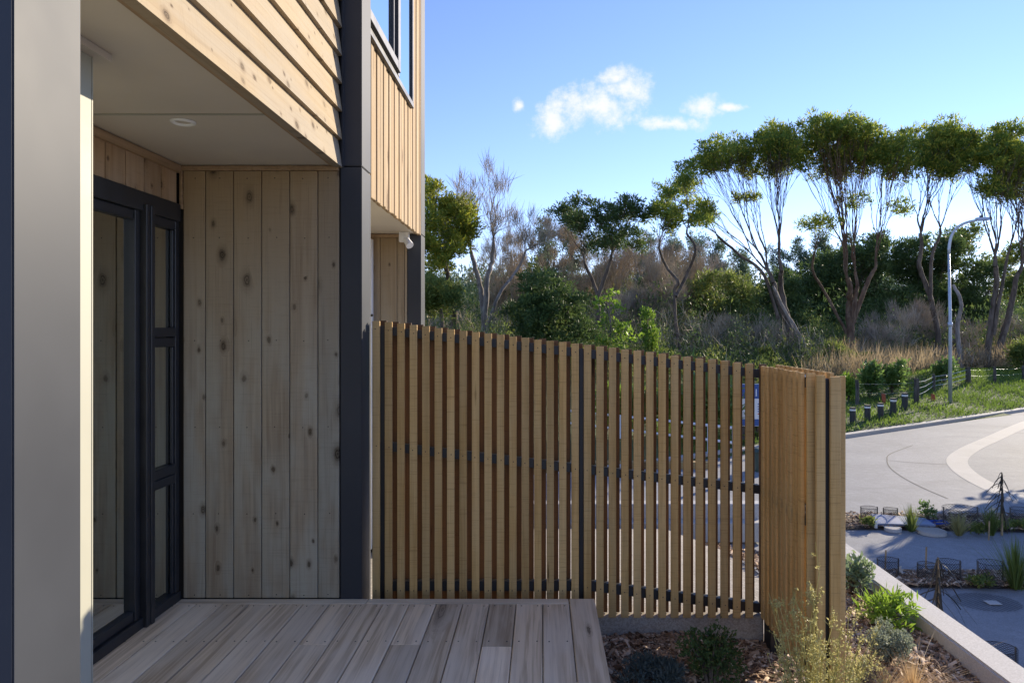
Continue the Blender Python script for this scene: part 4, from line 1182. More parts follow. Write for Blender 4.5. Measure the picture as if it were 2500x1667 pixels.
for (nm, lab, y_, cl, base) in (
    ('evergreen_tree', 'broad dark domed evergreen behind the forked kanuka', 52, [(1960, 690, 40, 26), (2010, 650, 44, 30), (2060, 625, 44, 30), (2110, 615, 44, 30), (2150, 640, 40, 30), (1990, 720, 46, 28), (2060, 690, 50, 34), (2120, 690, 50, 34), (2020, 770, 50, 30), (2100, 760, 50, 34), (1950, 750, 36, 30), (2160, 740, 36, 36)], (2060, 860)),
    ('evergreen_tree', 'tall rounded dark evergreen behind the street lamp', 54, [(2200, 620, 40, 34), (2245, 610, 42, 32), (2290, 620, 42, 32), (2335, 650, 40, 34), (2370, 700, 34, 36), (2230, 680, 50, 36), (2300, 690, 50, 36), (2250, 750, 54, 36), (2330, 760, 50, 36), (2380, 770, 34, 36), (2190, 760, 40, 36)], (2280, 860)),
    ('evergreen_tree', 'olive topped evergreen on the skyline right of the lamp head', 60, [(2310, 580, 30, 16), (2345, 572, 34, 16), (2380, 600, 26, 18), (2330, 610, 36, 16), (2430, 640, 40, 26), (2480, 610, 40, 26), (2520, 650, 40, 30), (2450, 690, 44, 30), (2500, 720, 44, 34)], (2400, 850)),
    ('evergreen_tree', 'small dark green tree left of the forked kanuka trunk', 50, [(1890, 690, 30, 22), (1860, 730, 32, 24), (1905, 740, 36, 26), (1880, 780, 40, 26), (1930, 790, 30, 24)], (1890, 860)),
):
    make_tree(nm, lab, 'tree', base, y_, [([(base[0], base[1] + 10), (base[0] + 4, base[1] - 60), (base[0], base[1] - 120)], 0.25, cl)], DARKL if 'dark' in lab else OLIVE, BARK, depth=1.5, dens=0.95, leafL=0.34, leafW=0.09, tuft=0.62, flatten=0.6)
# far pines
for i, (px, top, w_, y_, lab) in enumerate([
    (1395, 545, 40, 80, 'far green pine showing left of the dark spreading tree'),
    (1330, 560, 34, 84, 'far pine half hidden behind the dead brown crown'),
    (1640, 590, 34, 95, 'far pine on the skyline right of the dark spreading tree'),
    (1700, 600, 38, 92, 'far pine seen below the small tufted crown'),
    (1750, 612, 38, 90, 'far pine left of the leaning kanuka trunk'),
    (1800, 634, 34, 94, 'low far pine behind the leaning kanuka trunk'),
    (1955, 600, 34, 110, 'bluish far pine left of the forked kanuka'),
    (2010, 588, 36, 112, 'bluish far pine between the trunks of the forked kanuka'),
    (2065, 600, 34, 110, 'bluish far pine behind the forked kanuka crown'),
    (2140, 590, 38, 108, 'bluish far pine right of the forked kanuka'),
    (1900, 630, 34, 106, 'bluish far pine between the two tall kanuka'),
    (1575, 590, 30, 96, 'far pine behind the right side of the dark spreading tree'),
]):
    S_ = F / y_
    cl = []
    top -= 26
    hgt = 790 - top
    for q in range(9):
        t = q / 8
        cl.append((px + rng.uniform(-1, 1) * w_ * 0.55 * (0.25 + t), top + 12 + hgt * 0.75 * t, w_ * (0.32 + 0.5 * t) * rng.uniform(0.7, 1.1), 13 + 10 * t))
    make_tree('pine_tree', lab, 'tree', (px, 800), y_, [([(px, 830), (px + 2, 760), (px, top + 70)], 0.25, cl)], PINE, BARK, 'far pines on the skyline', depth=1.2, dens=1.1, leafL=0.45, leafW=0.11, up=0.5, tuft=0.85, flatten=0.75, swell=1.35)

# dead brown and grey crowns and thickets
make_tree('bare_tree', 'dead brown twiggy crown behind the bare tree', 'tree', (1350, 800), 44, [
    ([(1350, 840), (1345, 760), (1338, 700)], 0.18, [(1290, 600, 36, 26), (1330, 570, 40, 26), (1370, 590, 40, 30), (1410, 630, 34, 30), (1300, 650, 40, 30), (1350, 640, 44, 34), (1400, 690, 40, 34), (1300, 700, 34, 30)]),
], TWIG, BARK, depth=1.2, twigs=60, tpc=1.3)
for i, (px, py, w_, h_, y_, mt, lab) in enumerate([
    (1530, 850, 60, 120, 42, TWIGG, 'bare grey twiggy tree left of the winding trunk'),
    (1600, 850, 50, 150, 43, TWIGG, 'bare grey thicket tree behind the lime green conifer'),
    (1700, 860, 46, 190, 48, TWIG, 'bare brown twiggy tree right of the winding trunk'),
    (1500, 830, 50, 170, 48, TWIG, 'bare brown twiggy tree below the dark spreading crown'),
    (1240, 820, 50, 140, 40, TWIG, 'bare brown scrub tree beside the bare grey tree'),
    (1840, 880, 50, 90, 40, TWIGG, 'bare grey scrub below the leaning kanuka'),
    (2190, 880, 60, 110, 41, TWIGG, 'tangled grey dead shrub left of the slender twisted kanuka'),
    (2130, 880, 50, 80, 40, TWIGG, 'grey dead shrub right of the forked trunk'),
    (2250, 880, 40, 90, 42, TWIGG, 'grey dead shrub behind the slender twisted trunk'),
    (2375, 880, 46, 80, 41, TWIGG, 'grey dead shrub between broken trunk and right edge kanuka'),
    (2480, 880, 50, 90, 41, TWIGG, 'grey dead shrub at the right edge of the view'),
    (1760, 880, 50, 80, 38, TWIG, 'brown dead scrub under the rounded olive tree'),
]):
    if px < 1750: h_ *= 1.35
    cl = [(px + rng.uniform(-1, 1) * w_ * 0.8, py - h_ * rng.uniform(0.3, 1.0), w_ * 0.5, h_ * 0.22) for _ in range(8)]
    make_tree('bare_shrub', lab, 'shrub', (px, py), y_, [([(px, py + 10), (px + rng.uniform(-6, 6), py - h_ * 0.18)], 0.08, cl[:3]), ([(px + 8, py + 10), (px + rng.uniform(0, 16), py - h_ * 0.15)], 0.07, cl[3:])], mt, GREYB, 'dead scrub on the bank', depth=0.9, twigs=34, tpc=1.6, sub=7, wig=0.3)

for i, (px, py, w_, h_, y_, mt, lm, lab) in enumerate([
    (1215, 830, 60, 260, 52, TWIG, None, 'tall bare brown tree behind the bare grey tree'),
    (1460, 830, 70, 240, 54, TWIG, None, 'bare brown tree behind the dark spreading tree'),
    (1560, 840, 60, 230, 52, TWIG, None, 'bare brown tree left of the winding kanuka'),
    (1625, 840, 60, 210, 54, TWIGG, None, 'bare grey tree right of the lime conifer'),
    (1730, 850, 60, 220, 58, TWIGG, None, 'bare grey tree behind the rounded olive tree'),
]):
    cl = [(px + rng.uniform(-1, 1) * w_ * 0.9, py - h_ * rng.uniform(0.45, 1.0), w_ * 0.5, h_ * 0.16) for _ in range(10)]
    make_tree('bare_tree', lab, 'tree', (px, py), y_, [([(px, py + 20), (px + 5, py - h_ * 0.2), (px - 4, py - h_ * 0.34)], 0.16, cl[:5]), ([(px + 14, py + 20), (px + 20, py - h_ * 0.25)], 0.12, cl[5:])], mt, GREYB, 'dead trees in the woodland', depth=1.0, twigs=44, tpc=1.3, sub=6, wig=0.25)
for (px, py, y_, cl, lab, lm) in [
    (1290, 830, 50, [(1260, 700, 30, 22), (1300, 670, 34, 24), (1275, 740, 40, 26), (1320, 720, 30, 26)], 'olive green tree behind the dense dark bush', OLIVE),
    (1640, 850, 60, [(1600, 700, 34, 26), (1640, 680, 36, 26), (1670, 710, 30, 26), (1620, 750, 44, 30), (1670, 770, 36, 28)], 'dark green tree behind the winding kanuka trunk', DARKL),
    (1480, 830, 62, [(1440, 690, 30, 22), (1480, 670, 36, 24), (1520, 690, 30, 24), (1470, 730, 44, 30)], 'green tree far behind the lime green shrub', OLIVE),
]:
    make_tree('evergreen_tree', lab, 'tree', (px, py), y_, [([(px, py + 20), (px + 3, py - 50), (px, py - 90)], 0.2, cl)], lm, BARK, 'evergreens in the woodland', depth=1.3, dens=0.9, leafL=0.32, leafW=0.085, tuft=0.6, flatten=0.6)

# lime leafy climbers
make_tree('leafy_shrub', 'lime green broad leaved shrub rising above the fence', 'shrub', (1490, 850), 27, [
    ([(1485, 880), (1490, 800), (1482, 740)], 0.05, [(1488, 712, 9, 9), (1470, 745, 14, 12), (1505, 750, 13, 10), (1490, 790, 22, 14), (1515, 800, 18, 16), (1480, 830, 20, 14), (1545, 822, 12, 8), (1510, 845, 26, 12)]),
], LIME, BARK, depth=0.3, dens=0.22, leafL=0.17, leafW=0.11, up=0.2, tuft=0.20, flatten=0.8)
make_tree('conifer', 'small lime green upright conifer behind the fence', 'shrub', (1585, 860), 29, [
    ([(1585, 880), (1585, 830)], 0.05, [(1580, 770, 12, 14), (1588, 800, 15, 18), (1588, 830, 17, 18), (1600, 852, 10, 12)]),
], LIME, BARK, depth=0.3, dens=0.6, leafL=0.14, leafW=0.05, up=1.3, tuft=0.18, flatten=1.2)

def bush(name, label, px, py, wpx, hpx, mat, L, W, n, up=0.6, per=4, at=None, stems=7, group=None, Y=None, shell=0.3, cat='shrub', stemmat=None):
    """a rounded shrub rooted on the ground with its own stems"""
    g = at if at is not None else ground(px, py)
    s = F / g.y
    w, h = wpx / s, hpx / s
    root = empty(name, g, label, cat, group)
    b = MB(); LV = []
    for i in range(stems):
        a = rng.uniform(0, 2 * math.pi); rr = math.sqrt(rng.uniform(0.05, 0.75)) * w * 0.5
        tip = g + Vector((math.cos(a) * rr, math.sin(a) * rr * 0.9, h * rng.uniform(0.45, 0.85)))
        mid_ = g.lerp(tip, 0.5) + Vector((0, 0, h * 0.08))
        b.tube([g - Vector((0, 0, 0.03)), mid_, tip], [h * 0.022, h * 0.016, h * 0.008], 5, cap=False)
        LV.append(clump_leaves(tip - Vector((0, 0, h * 0.1)), w * 0.24, w * 0.24, h * 0.24, n // stems, L, W, up, per, shell))
    b.build('stem', stemmat or BARK, root)
    quads('foliage', np.concatenate(LV), mat, root, origin=g)
    return root

for a in [
    ('leafy_shrub', 'light green leafy shrub on the bank left of the wide fence post', 2122, 975, 40, 90, MIDG, 0.20, 0.07, 1300),
    ('leafy_shrub', 'glossy green shrub on the bank behind the wide fence post', 2178, 960, 46, 80, MIDG, 0.20, 0.07, 1300),
    ('leafy_shrub', 'lime green bush beside the fence corner top', 2072, 982, 34, 70, LIME, 0.16, 0.04, 1500),
    ('leafy_shrub', 'pale green flowering shrub behind the street lamp', 2305, 935, 46, 60, MIDG, 0.18, 0.07, 1000),
    ('leafy_shrub', 'olive rounded shrub at the foot of the forked trunk', 2025, 905, 70, 66, OLIVE, 0.26, 0.05, 2600),
    ('leafy_shrub', 'low olive shrub left of the bank by the leaning trunk', 1880, 900, 60, 50, OLIVE, 0.24, 0.05, 1800),
    ('leafy_shrub', 'green leafy shrub right of the forked trunk', 2110, 915, 50, 60, OLIVE, 0.22, 0.06, 1600),
    ('leafy_shrub', 'olive shrub beside the right edge kanuka trunk', 2365, 905, 36, 56, OLIVE, 0.22, 0.05, 1300),
    ('leafy_shrub', 'dark olive shrub at the far right edge', 2500, 915, 50, 90, OLIVE, 0.26, 0.06, 1700),
    ('leafy_shrub', 'bright green fern like shrub across the street behind the slats', 1660, 1062, 60, 100, LIME, 0.30, 0.06, 1500),
    ('flax_bush', 'green flax bush across the street behind the slats', 1745, 1066, 70, 120, MIDG, 0.7, 0.06, 900),
    ('leafy_shrub', 'green shrub behind the slats left of the flax', 1560, 1062, 70, 110, MIDG, 0.24, 0.08, 1300),
    ('leafy_shrub', 'yellow green shrub behind the slats near the fence post', 1480, 1060, 60, 120, LIME, 0.24, 0.07, 1200),
    ('leafy_shrub', 'dark green shrub behind the sign board', 1845, 1062, 70, 90, OLIVE, 0.24, 0.07, 1500),
]:
    bush(*a)

# undergrowth masses, grass and dry grass on the bank
def ground_mass(name, label, cat, n, xr, yr, mat, hf, L, W, cond=None, up=0.8, dens_noise=0.35):
    x = rng.uniform(*xr, n * 3); y = rng.uniform(*yr, n * 3)
    # keep what the view can reach: a wedge in front of the camera, widened
    k = (x / y > -0.40) & (x / y < 0.95)
    f_ = 0.5 + 0.5 * np.sin(x * dens_noise * 1.7 + 1) * np.sin(y * dens_noise * 1.3) + 0.3 * np.sin(x * 1.3 + y * 0.9)
    k &= rng.uniform(0, 1, len(x)) < np.clip(f_, 0.12, 1)
    e = np.array([edist(a, b_) for a, b_ in zip(x, y)])
    if cond: k &= cond(x, y, e)
    x, y, f_ = x[k][:n], y[k][:n], f_[k][:n]
    m = len(x)
    z = np.array([terrain(a, b_) for a, b_ in zip(x, y)])
    hh = hf(x, y, f_) 
    z = z + hh * rng.uniform(0, 1, m) ** 0.8 - 0.03
    D = rng.normal(0, 0.55, (m, 3)) + np.array([0, 0, up])
    V = leaves(np.stack([x, y, z], 1), D, L * rng.uniform(0.6, 1.4, m), W * rng.uniform(0.7, 1.3, m))
    o = quads(name, V, mat)
    return tag(o, label, cat, kind='stuff')
ground_mass('undergrowth', 'dark green undergrowth below the trees beyond the bank', 'undergrowth', 110000, (-40, 60), (39, 75), DARKL, lambda x, y, f: 1.0 + 3.2 * f, 0.28, 0.07)
ground_mass('undergrowth', 'olive green undergrowth below the trees beyond the bank', 'undergrowth', 70000, (-40, 60), (38, 80), OLIVE, lambda x, y, f: 0.8 + 3.4 * (1 - f), 0.26, 0.06, dens_noise=0.55)
ground_mass('dead_undergrowth', 'tangle of grey dead twigs below the trees', 'undergrowth', 11000, (-30, 50), (36, 50), TWIGG, lambda x, y, f: 0.3 + 1.0 * f, 0.8, 0.03, dens_noise=0.7)
ground_mass('dead_undergrowth', 'tangle of brown dead twigs below the trees on the left', 'undergrowth', 9000, (-20, 14), (32, 52), TWIG, lambda x, y, f: 0.6 + 1.6 * f, 0.9, 0.03, dens_noise=0.6)
ground_mass('low_scrub', 'low olive scrub at the foot of the trees behind the fence', 'undergrowth', 60000, (-12, 22), (24, 40), OLIVE, lambda x, y, f: 0.25 + 1.5 * f * f, 0.17, 0.03, cond=lambda x, y, e: (e > 7.0) & (x / y < 0.46), dens_noise=0.9)
ground_mass('low_scrub', 'low dark scrub at the foot of the trees behind the fence', 'undergrowth', 50000, (-12, 24), (26, 42), DARKL, lambda x, y, f: 0.25 + 1.7 * f * f, 0.17, 0.03, cond=lambda x, y, e: (e > 8.0) & (x / y < 0.6), dens_noise=1.3)
ground_mass('woodland', 'far dark woodland closing the view below the skyline', 'wood', 110000, (-60, 130), (85, 125), PINE, lambda x, y, f: 3.0 + 4.0 * f, 0.6, 0.2, dens_noise=0.2)
ground_mass('dry_grass', 'tall tan dry grass along the wire fence', 'grass', 36000, (4, 40), (24, 44), DRYGRASS, lambda x, y, f: 0.25 + 0.6 * f, 0.9, 0.022, cond=lambda x, y, e: (e > 5.6 + 0.8 * np.sin(x * .7)) & (e < 11) & (x / y > 0.43 + 0.05 * np.sin(y)), up=1.6)
ground_mass('grass', 'short green grass on the verge beside the street', 'grass', 70000, (3, 34), (15, 40), GRASS, lambda x, y, f: 0.03 + 0.0 * f, 0.17, 0.028, cond=lambda x, y, e: (e > 0.15) & (e < 7.5), up=1.0, dens_noise=0.1)

# trees standing to the right of the view; their long shadows fall across the street
for i, (x_, y_, s_) in enumerate([(15.0, 15.2, 1.0), (12.9, 13.6, 0.85), (18.2, 16.0, 1.05)]):
    g = Vector((x_, y_, STREET))
    root = empty('verge_tree', g, ['bushy green tree beside the street, outside the right of the view', 'smaller bushy tree closest to the low wall, outside the right of the view', 'bushy green tree furthest right along the street'][i], 'tree', 'trees shading the street')
    b = MB(); LV = []
    T = []
    for q in range(16):
        v_ = unit(rng.normal(size=3)); c_ = np.array([x_, y_, STREET + 3.2 * s_]) + v_ * np.array([2.4, 2.4, 1.6]) * s_ * 0.8
        T.append(c_); LV.append(clump_leaves(c_, 0.9 * s_, 0.9 * s_, 0.7 * s_, 420, 0.4, 0.16, 0.6))
    b.tube([g - Vector((0, 0, .2)), g + Vector((0.1, 0, 0.8 * s_)), g + Vector((0, 0.1, 1.5 * s_))], [0.2, 0.16, 0.14], 8, cap=False)
    grow(b, g + Vector((0, 0.1, 1.5 * s_)), Vector((0, 0, 1)), np.array(T), 0.13)
    b.build('trunk', BARK, root, smooth=True)
    quads('crown', np.concatenate(LV), OLIVE, root, origin=g)

# ------------------------------------------------------------------ plants in the near bed
def bed_at(px, py):
    y = 2.2
    while y < 7:
        p = P(px, py, y)
        if p.z <= bedz(p.x, p.y): break
        y += 0.01
    return Vector((p.x, p.y, bedz(p.x, p.y)))
# wiry divaricating shrub in front of the fence return
g = Vector((1.19, 2.93, bedz(1.19, 2.93)))
root = empty('wiry_shrub', g, 'wiry yellow green twiggy shrub in front of the fence return', 'shrub')
b = MB(); LV = []
tips = []
for i in range(46):
    a = rng.uniform(0, 2 * math.pi); lean = rng.uniform(0.03, 0.42) if i > 5 else rng.uniform(0.0, 0.3)
    L_ = rng.uniform(0.45, 0.80) * (1.1 if i < 8 else 0.95)
    d = Vector((math.cos(a) * lean, math.sin(a) * lean * 0.7, 1)).normalized()
    if i in (0, 1, 2): d = Vector((-0.30 + 0.10 * i, -0.05, 1)).normalized(); L_ = 0.78
    if i == 3: d = Vector((0.02, 0.02, 1)).normalized(); L_ = 0.95
    p0 = g + Vector((math.cos(a) * 0.03, math.sin(a) * 0.03, 0))
    pts = [p0]
    for k in range(1, 7):
        pts.append(p0 + d * (L_ * k / 6) + nrm3(0.011) + Vector((d.x, d.y, 0)) * (0.05 * (k / 6) ** 2))
    b.tube(pts, list(np.linspace(0.0035, 0.0011, 7)), 4, cap=False)
    for k in range(14):
        t = rng.uniform(0.25, 0.97); q = t * 6; j = min(5, int(q)); st_ = pts[j].lerp(pts[j + 1], q - j)
        dd = (nrm3(0.6) + d * 0.8).normalized(); ln = rng.uniform(0.04, 0.17) * (1.25 - t)
        e_ = st_ + dd * ln
        b.tube([st_, st_.lerp(e_, 0.5) + nrm3(0.006), e_], [0.0014, 0.0011, 0.0008], 3, cap=False)
        m_ = 9
        C = np.array(st_) + (np.array(e_) - np.array(st_)) * rng.uniform(0.1, 1, (m_, 1)) + rng.normal(0, 0.004, (m_, 3))
        LV.append(leaves(C, rng.normal(0, 1, (m_, 3)) + np.array([0, 0, 0.4]), rng.uniform(0.007, 0.014, m_), 0.006))
b.build('stem', WISP, root)
quads('foliage', np.concatenate(LV), WISP, root, origin=g)

bush('leafy_shrub', 'small dark green shrub in the mulch under the fence', 0, 0, 130, 165, DARKL, 0.020, 0.011, 2600, at=bed_at(1735, 1685), stems=18, up=0.4)
bush('leafy_shrub', 'low blue grey mat shrub in the mulch beside the deck', 0, 0, 130, 62, BLUEG, 0.028, 0.006, 4200, at=bed_at(1590, 1680), stems=16, up=0.7)
bush('leafy_shrub', 'bright lime green leafy shrub beside the low white wall', 0, 0, 112, 82, LIME, 0.058, 0.016, 760, at=bed_at(2165, 1530), stems=18, up=0.7, per=6)
bush('leafy_shrub', 'silvery grey green rounded shrub in the sunlit mulch', 0, 0, 98, 100, GREYG, 0.014, 0.008, 6500, at=bed_at(2168, 1622), stems=18, up=0.3)
bush('leafy_shrub', 'sage green broad leaved plant between fence end and low wall', 0, 0, 76, 96, SAGE, 0.06, 0.024, 460, at=bed_at(2080, 1452), stems=12, up=0.6)
bush('leafy_shrub', 'thin olive seedling in the mulch by the fence end', 0, 0, 110, 70, WISP, 0.014, 0.005, 1600, at=bed_at(2105, 1668), stems=14, up=0.5)
# dry straw coloured tussock
def tussock(name, label, g, h, spread, n, mat, W, droop=0.5, group=None, cat='tussock'):
    root = empty(name, g, label, cat, group)
    a = rng.uniform(0, 2 * np.pi, n); lean = np.abs(rng.normal(0, spread, n)); L = h * rng.uniform(0.55, 1.12, n)
    P0 = np.array(g) + np.stack([np.cos(a) * lean * 0.15 * h, np.sin(a) * lean * 0.15 * h, np.zeros(n) - 0.01], 1)
    hd_ = np.stack([np.cos(a), np.sin(a), np.zeros(n)], 1)
    sd = np.stack([-np.sin(a), np.cos(a), np.zeros(n)], 1) + rng.normal(0, 0.3, (n, 3))
    sd = unit(sd)
    V = []; segs = 4; prev = None
    for k in range(segs + 1):
        t = k / segs
        c_ = P0 + hd_ * (lean * L * (t * 0.7 + droop * t * t))[:, None] + np.array([0, 0, 1.0]) * (L * (t - droop * 0.35 * lean * t * t))[:, None]
        w_ = W * (1 - t * 0.9)
        cur = (c_ - sd * w_ / 2, c_ + sd * w_ / 2)
        if prev is not None: V.append(np.stack([prev[0], prev[1], cur[1], cur[0]], 1))
        prev = cur
    quads('blades', np.concatenate(V), mat, root, origin=g)
    return root
tussock('dry_tussock', 'dry straw coloured wiry tussock at the bottom of the mulch bed', bed_at(2228, 1695), 0.22, 1.0, 330, STRAW, 0.003, 0.7)
tussock('dry_tussock', 'sparse straw stems lying in the mulch beside the dry tussock', bed_at(2160, 1685), 0.16, 1.1, 120, STRAW, 0.0035, 0.6)

# planting at street level
def sp(px, py): x_, y_ = st(px, py); return Vector((x_, y_, STREET + 0.03))
for (px, py, hpx, n_, mt, spread, lab) in [
    (2225, 1300, 62, 260, TUSS, 0.30, 'green tussock in the far planting strip, left of the leafy seedling'),
    (2341, 1310, 56, 300, TUSSY, 0.42, 'straw coloured tussock in the far planting strip'),
    (2420, 1310, 70, 300, TUSS, 0.26, 'dark green tussock beside the tall lancewood'),
    (2480, 1440, 118, 420, TUSS, 0.32, 'large green tussock at the right end of the near planting strip'),
]:
    g = sp(px, py); tussock('tussock', lab, g, hpx / (F / g.y), spread, n_, mt, 0.010, 0.4, 'tussocks in the planting strips')
g = sp(2265, 1275); bush('leafy_shrub', 'small green leafy seedling in the far planting strip', 0, 0, 42, 48, MIDG, 0.05, 0.025, 300, at=g, stems=9)
for i, (px, py, w_) in enumerate([(2390, 1305, 40), (2460, 1300, 50), (2490, 1295, 40), (2395, 1435, 60), (2120, 1290, 30)]):
    bush('ground_cover', 'low dark green ground cover plant ' + ['between the two far tussocks', 'right of the tall lancewood', 'at the right edge of the far strip', 'inside the right mesh guard', 'at the left end of the far strip'][i], 0, 0, w_, 22, OLIVE, 0.05, 0.02, 360, at=sp(px, py), stems=8, up=0.3, cat='plant')

def lancewood(label, g, h, n, L):
    root = empty('lancewood', g, label, 'young tree')
    b = MB(); b.tube([g - Vector((0, 0, 0.02)), g + Vector((0.01, 0, h * 0.5)), g + Vector((0.0, 0, h))], [0.016, 0.013, 0.006], 6); b.build('stem', STAKE, root)
    V = []
    for i in range(n):
        t = 0.42 + 0.58 * (i / (n - 1)); a = i * 2.4 + rng.uniform(-0.3, 0.3)
        p0 = g + Vector((0, 0, h * t)); hd_ = Vector((math.cos(a), math.sin(a), 0)); LL = L * rng.uniform(0.75, 1.1) * (1.25 - 0.65 * (t - 0.42) / 0.58)
        side = Vector((-math.sin(a), math.cos(a), 0)); prev = None
        ang = -1.0 + 0.5 * rng.uniform(-1, 1)
        for k in range(4):
            s_ = k / 3; c_ = p0 + hd_ * (LL * s_ * math.cos(ang)) + Vector((0, 0, LL * s_ * math.sin(ang))) + Vector((0, 0, 0.04 * math.sin(s_ * 3)))
            w_ = 0.010 * (1 - 0.5 * s_)
            cur = (c_ - side * w_ + Vector((0, 0, 0.004)), c_ + side * w_)
            if prev: V.append([prev[0], prev[1], cur[1], cur[0]])
            prev = cur
    quads('leaf', np.array([[tuple(q) for q in f] for f in V]), LANCE, root, origin=g)
    return root
g = sp(2446, 1308); lancewood('tall young lancewood with drooping narrow leaves in the far strip', g, 150 / (F / g.y), 44, 0.34)
x_, y_ = (2291 - VX) / F * 6.6, 6.6
lancewood('young lancewood with drooping narrow leaves just behind the low wall', Vector((x_, y_, STREET)), 0.80, 26, 0.52)

def guard(label, g, w_, h_, d_=None, sides=18):
    """plant guard of black netting around two stakes"""
    root = empty('plant_guard', g, label, 'plant guard', 'black mesh plant guards')
    d_ = d_ or w_ * 0.8
    V = []; nn = 30
    def pt(a, z): return np.array([g.x + math.cos(a) * w_ / 2, g.y + math.sin(a) * d_ / 2, g.z + z])
    wr = 0.0024
    for sgn in (1, -1):
        for i in range(nn):
            a0 = 2 * math.pi * i / nn
            for k in range(5):
                z0, z1 = h_ * k / 5, h_ * (k + 1) / 5
                p, q = pt(a0 + sgn * 0.28 * k, z0), pt(a0 + sgn * 0.28 * (k + 1), z1)
                u_ = np.array([0, 0, wr])
                V.append([p - u_, q - u_, q + u_, p + u_])
    for z in (0.0, h_):
        for i in range(nn):
            p, q = pt(2 * math.pi * i / nn, z), pt(2 * math.pi * (i + 1) / nn, z); u_ = np.array([0, 0, wr * 1.3])
            V.append([p - u_, q - u_, q + u_, p + u_])
    quads('netting', np.array(V), NET, root, origin=g)
    for s_ in (-1, 1):
        q = g + Vector((s_ * w_ * 0.49, 0, 0)); b = MB(); b.tube([q - Vector((0, 0, 0.03)), q + Vector((0.0, 0, h_ * 1.06))], 0.008, 5); b.build('stake', POSTW, root)
    return root
for (px, py, wpx, hpx, lab) in [
    (2122, 1276, 41, 33, 'black mesh plant guard at the left end of the far strip'),
    (2174, 1276, 35, 30, 'second mesh plant guard from the left in the far strip'),
    (2345, 1288, 84, 44, 'wide mesh plant guard behind the straw tussock'),
    (2492, 1280, 50, 34, 'mesh plant guard at the right edge of the far strip'),
    (2168, 1415, 52, 44, 'mesh plant guard half hidden by the low wall in the near strip'),
    (2263, 1420, 46, 38, 'mesh plant guard left of the lancewood in the near strip'),
    (2316, 1422, 58, 46, 'mesh plant guard right of the lancewood in the near strip'),
    (2418, 1430, 62, 52, 'dense mesh plant guard beside the large tussock'),
]:
    g = sp(px, py); s_ = F / g.y; guard(lab, g, wpx / s_, hpx / s_)
xx_, yy_ = (2436 - VX) / F * 6.15, 6.15
guard('mesh plant guard nearest the low wall at the lower right', Vector((xx_, yy_, STREET)), 0.33, 0.14)
for i, (px, py, hh) in enumerate([(2161, 1400, 0.26), (2260, 1400, 0.30), (2414, 1318, 0.24)]):
    q = sp(px, py); b = MB(); b.tube([q - Vector((0, 0, 0.05)), q + Vector((0.01, 0, hh))], 0.010, 5)
    o = b.build('garden_stake', STAKE, None, origin=q); tag(o, ['thin timber stake in the mesh guard half hidden by the wall', 'thin timber stake between the two middle mesh guards', 'thin timber stake beside the tall lancewood'][i], 'stake')

# covers and boards lying about
def disc(name, label, g, rx, h, mat, cat='cover'):
    root = empty(name, g, label, cat)
    b = MB(); k_ = 32
    for z, r in ((0.0, 1.0), (h, 1.0), (h, 0.93), (h - 0.006, 0.92)):
        for j in range(k_): b.v.append((g.x + rx * r * math.cos(2 * math.pi * j / k_), g.y + rx * r * math.sin(2 * math.pi * j / k_), g.z + z))
    for i in range(3):
        for j in range(k_): b.f.append((i * k_ + j, i * k_ + (j + 1) % k_, (i + 1) * k_ + (j + 1) % k_, (i + 1) * k_ + j))
    b.f.append(tuple(3 * k_ + j for j in range(k_)))
    b.build('rim', mat, root)
    b = MB()
    for t in np.linspace(-0.8, 0.8, 9):
        c_ = math.sqrt(1 - t * t) * 0.9 * rx
        b.box(g.x - c_, g.x + c_, g.y + t * rx - 0.008, g.y + t * rx + 0.008, g.z + h - 0.0055, g.z + h + 0.002)
    b.build('ribs', mat, root)
    return root
g = sp(2180, 1296); g.z = STREET + 0.005; disc('manhole_cover', 'small pale round cover at the edge of the far strip', g, 0.12, 0.05, WALLC)
g = sp(2274, 1302); g.z = STREET + 0.005; disc('manhole_cover', 'large grey round cover at the edge of the far strip', g, 0.20, 0.045, CONC)
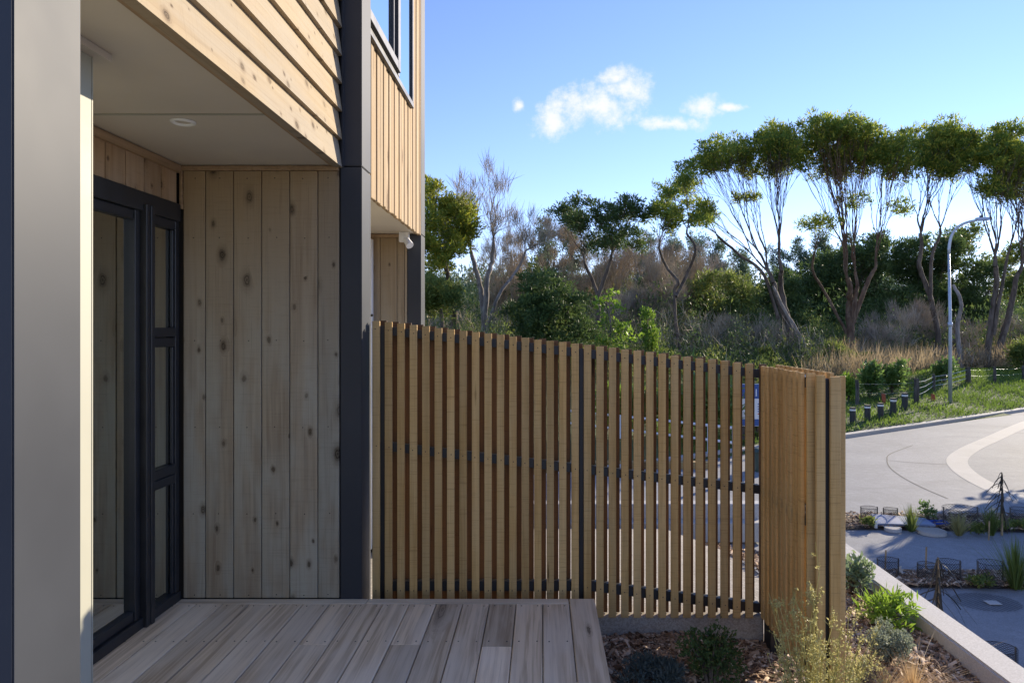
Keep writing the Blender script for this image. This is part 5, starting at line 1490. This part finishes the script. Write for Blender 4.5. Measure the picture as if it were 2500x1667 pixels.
# round net mat on the pavement
g = Vector((*st(2408, 1470), STREET + 0.004))
root = empty('net_mat', g, 'flat round of black netting lying on the pavement', 'netting')
V = []
for sgn in (1, -1):
    for t in np.linspace(-0.95, 0.95, 20):
        c_ = math.sqrt(1 - t * t)
        dirv = np.array([math.cos(0.7 * sgn), math.sin(0.7 * sgn), 0]); nv = np.array([-dirv[1], dirv[0], 0])
        p = nv * t - dirv * c_; q = nv * t + dirv * c_
        sc_ = np.array([0.36, 0.26, 1]); p = p * sc_ + np.array(g); q = q * sc_ + np.array(g); w_ = nv * 0.0022
        V.append([p - w_, q - w_, q + w_, p + w_] if sgn > 0 else [p - w_ + [0, 0, .004], q - w_ + [0, 0, .004], q + w_ + [0, 0, .004], p + w_ + [0, 0, .004]])
quads('netting', np.array(V), NET, root, origin=g)
MB().box(g.x - 0.02, g.x + 0.12, g.y - 0.09, g.y + 0.02, g.z + 0.006, g.z + 0.011).build('tag_card', CONC, root)
# boards lying in the far strip
g = sp(2200, 1285)
root = empty('fallen_board', g, 'faded blue grey board lying flat in the far planting strip', 'board')
MB().hexa([(g.x - 0.42, g.y - 0.12, g.z + 0.03), (g.x + 0.40, g.y - 0.22, g.z + 0.03), (g.x + 0.42, g.y + 0.10, g.z + 0.05), (g.x - 0.38, g.y + 0.16, g.z + 0.10), (g.x - 0.42, g.y - 0.12, g.z + 0.055), (g.x + 0.40, g.y - 0.22, g.z + 0.055), (g.x + 0.42, g.y + 0.10, g.z + 0.075), (g.x - 0.38, g.y + 0.16, g.z + 0.125)]).build('panel', BLUEP, root)
b = MB(); b.tube([(g.x - 0.45, g.y - 0.13, g.z - 0.03), (g.x - 0.45, g.y - 0.13, g.z + 0.10)], 0.025, 8); b.build('end_cap', WHITE, root)
g = sp(2292, 1285)
root = empty('blue_tray', g, 'bright blue plastic tray behind the straw tussock', 'tray')
t_ = MB(); t_.box(g.x - 0.12, g.x + 0.12, g.y - 0.08, g.y + 0.08, g.z, g.z + 0.012); t_.build('tray_base', BLUEB, root)
t_ = MB()
t_.box(g.x - 0.12, g.x + 0.12, g.y - 0.08, g.y - 0.07, g.z + 0.0125, g.z + 0.05); t_.box(g.x - 0.12, g.x + 0.12, g.y + 0.07, g.y + 0.08, g.z + 0.0125, g.z + 0.05)
t_.box(g.x - 0.12, g.x - 0.11, g.y - 0.069, g.y + 0.069, g.z + 0.0125, g.z + 0.05); t_.box(g.x + 0.11, g.x + 0.12, g.y - 0.069, g.y + 0.069, g.z + 0.0125, g.z + 0.05); t_.build('tray_rim', BLUEB, root)
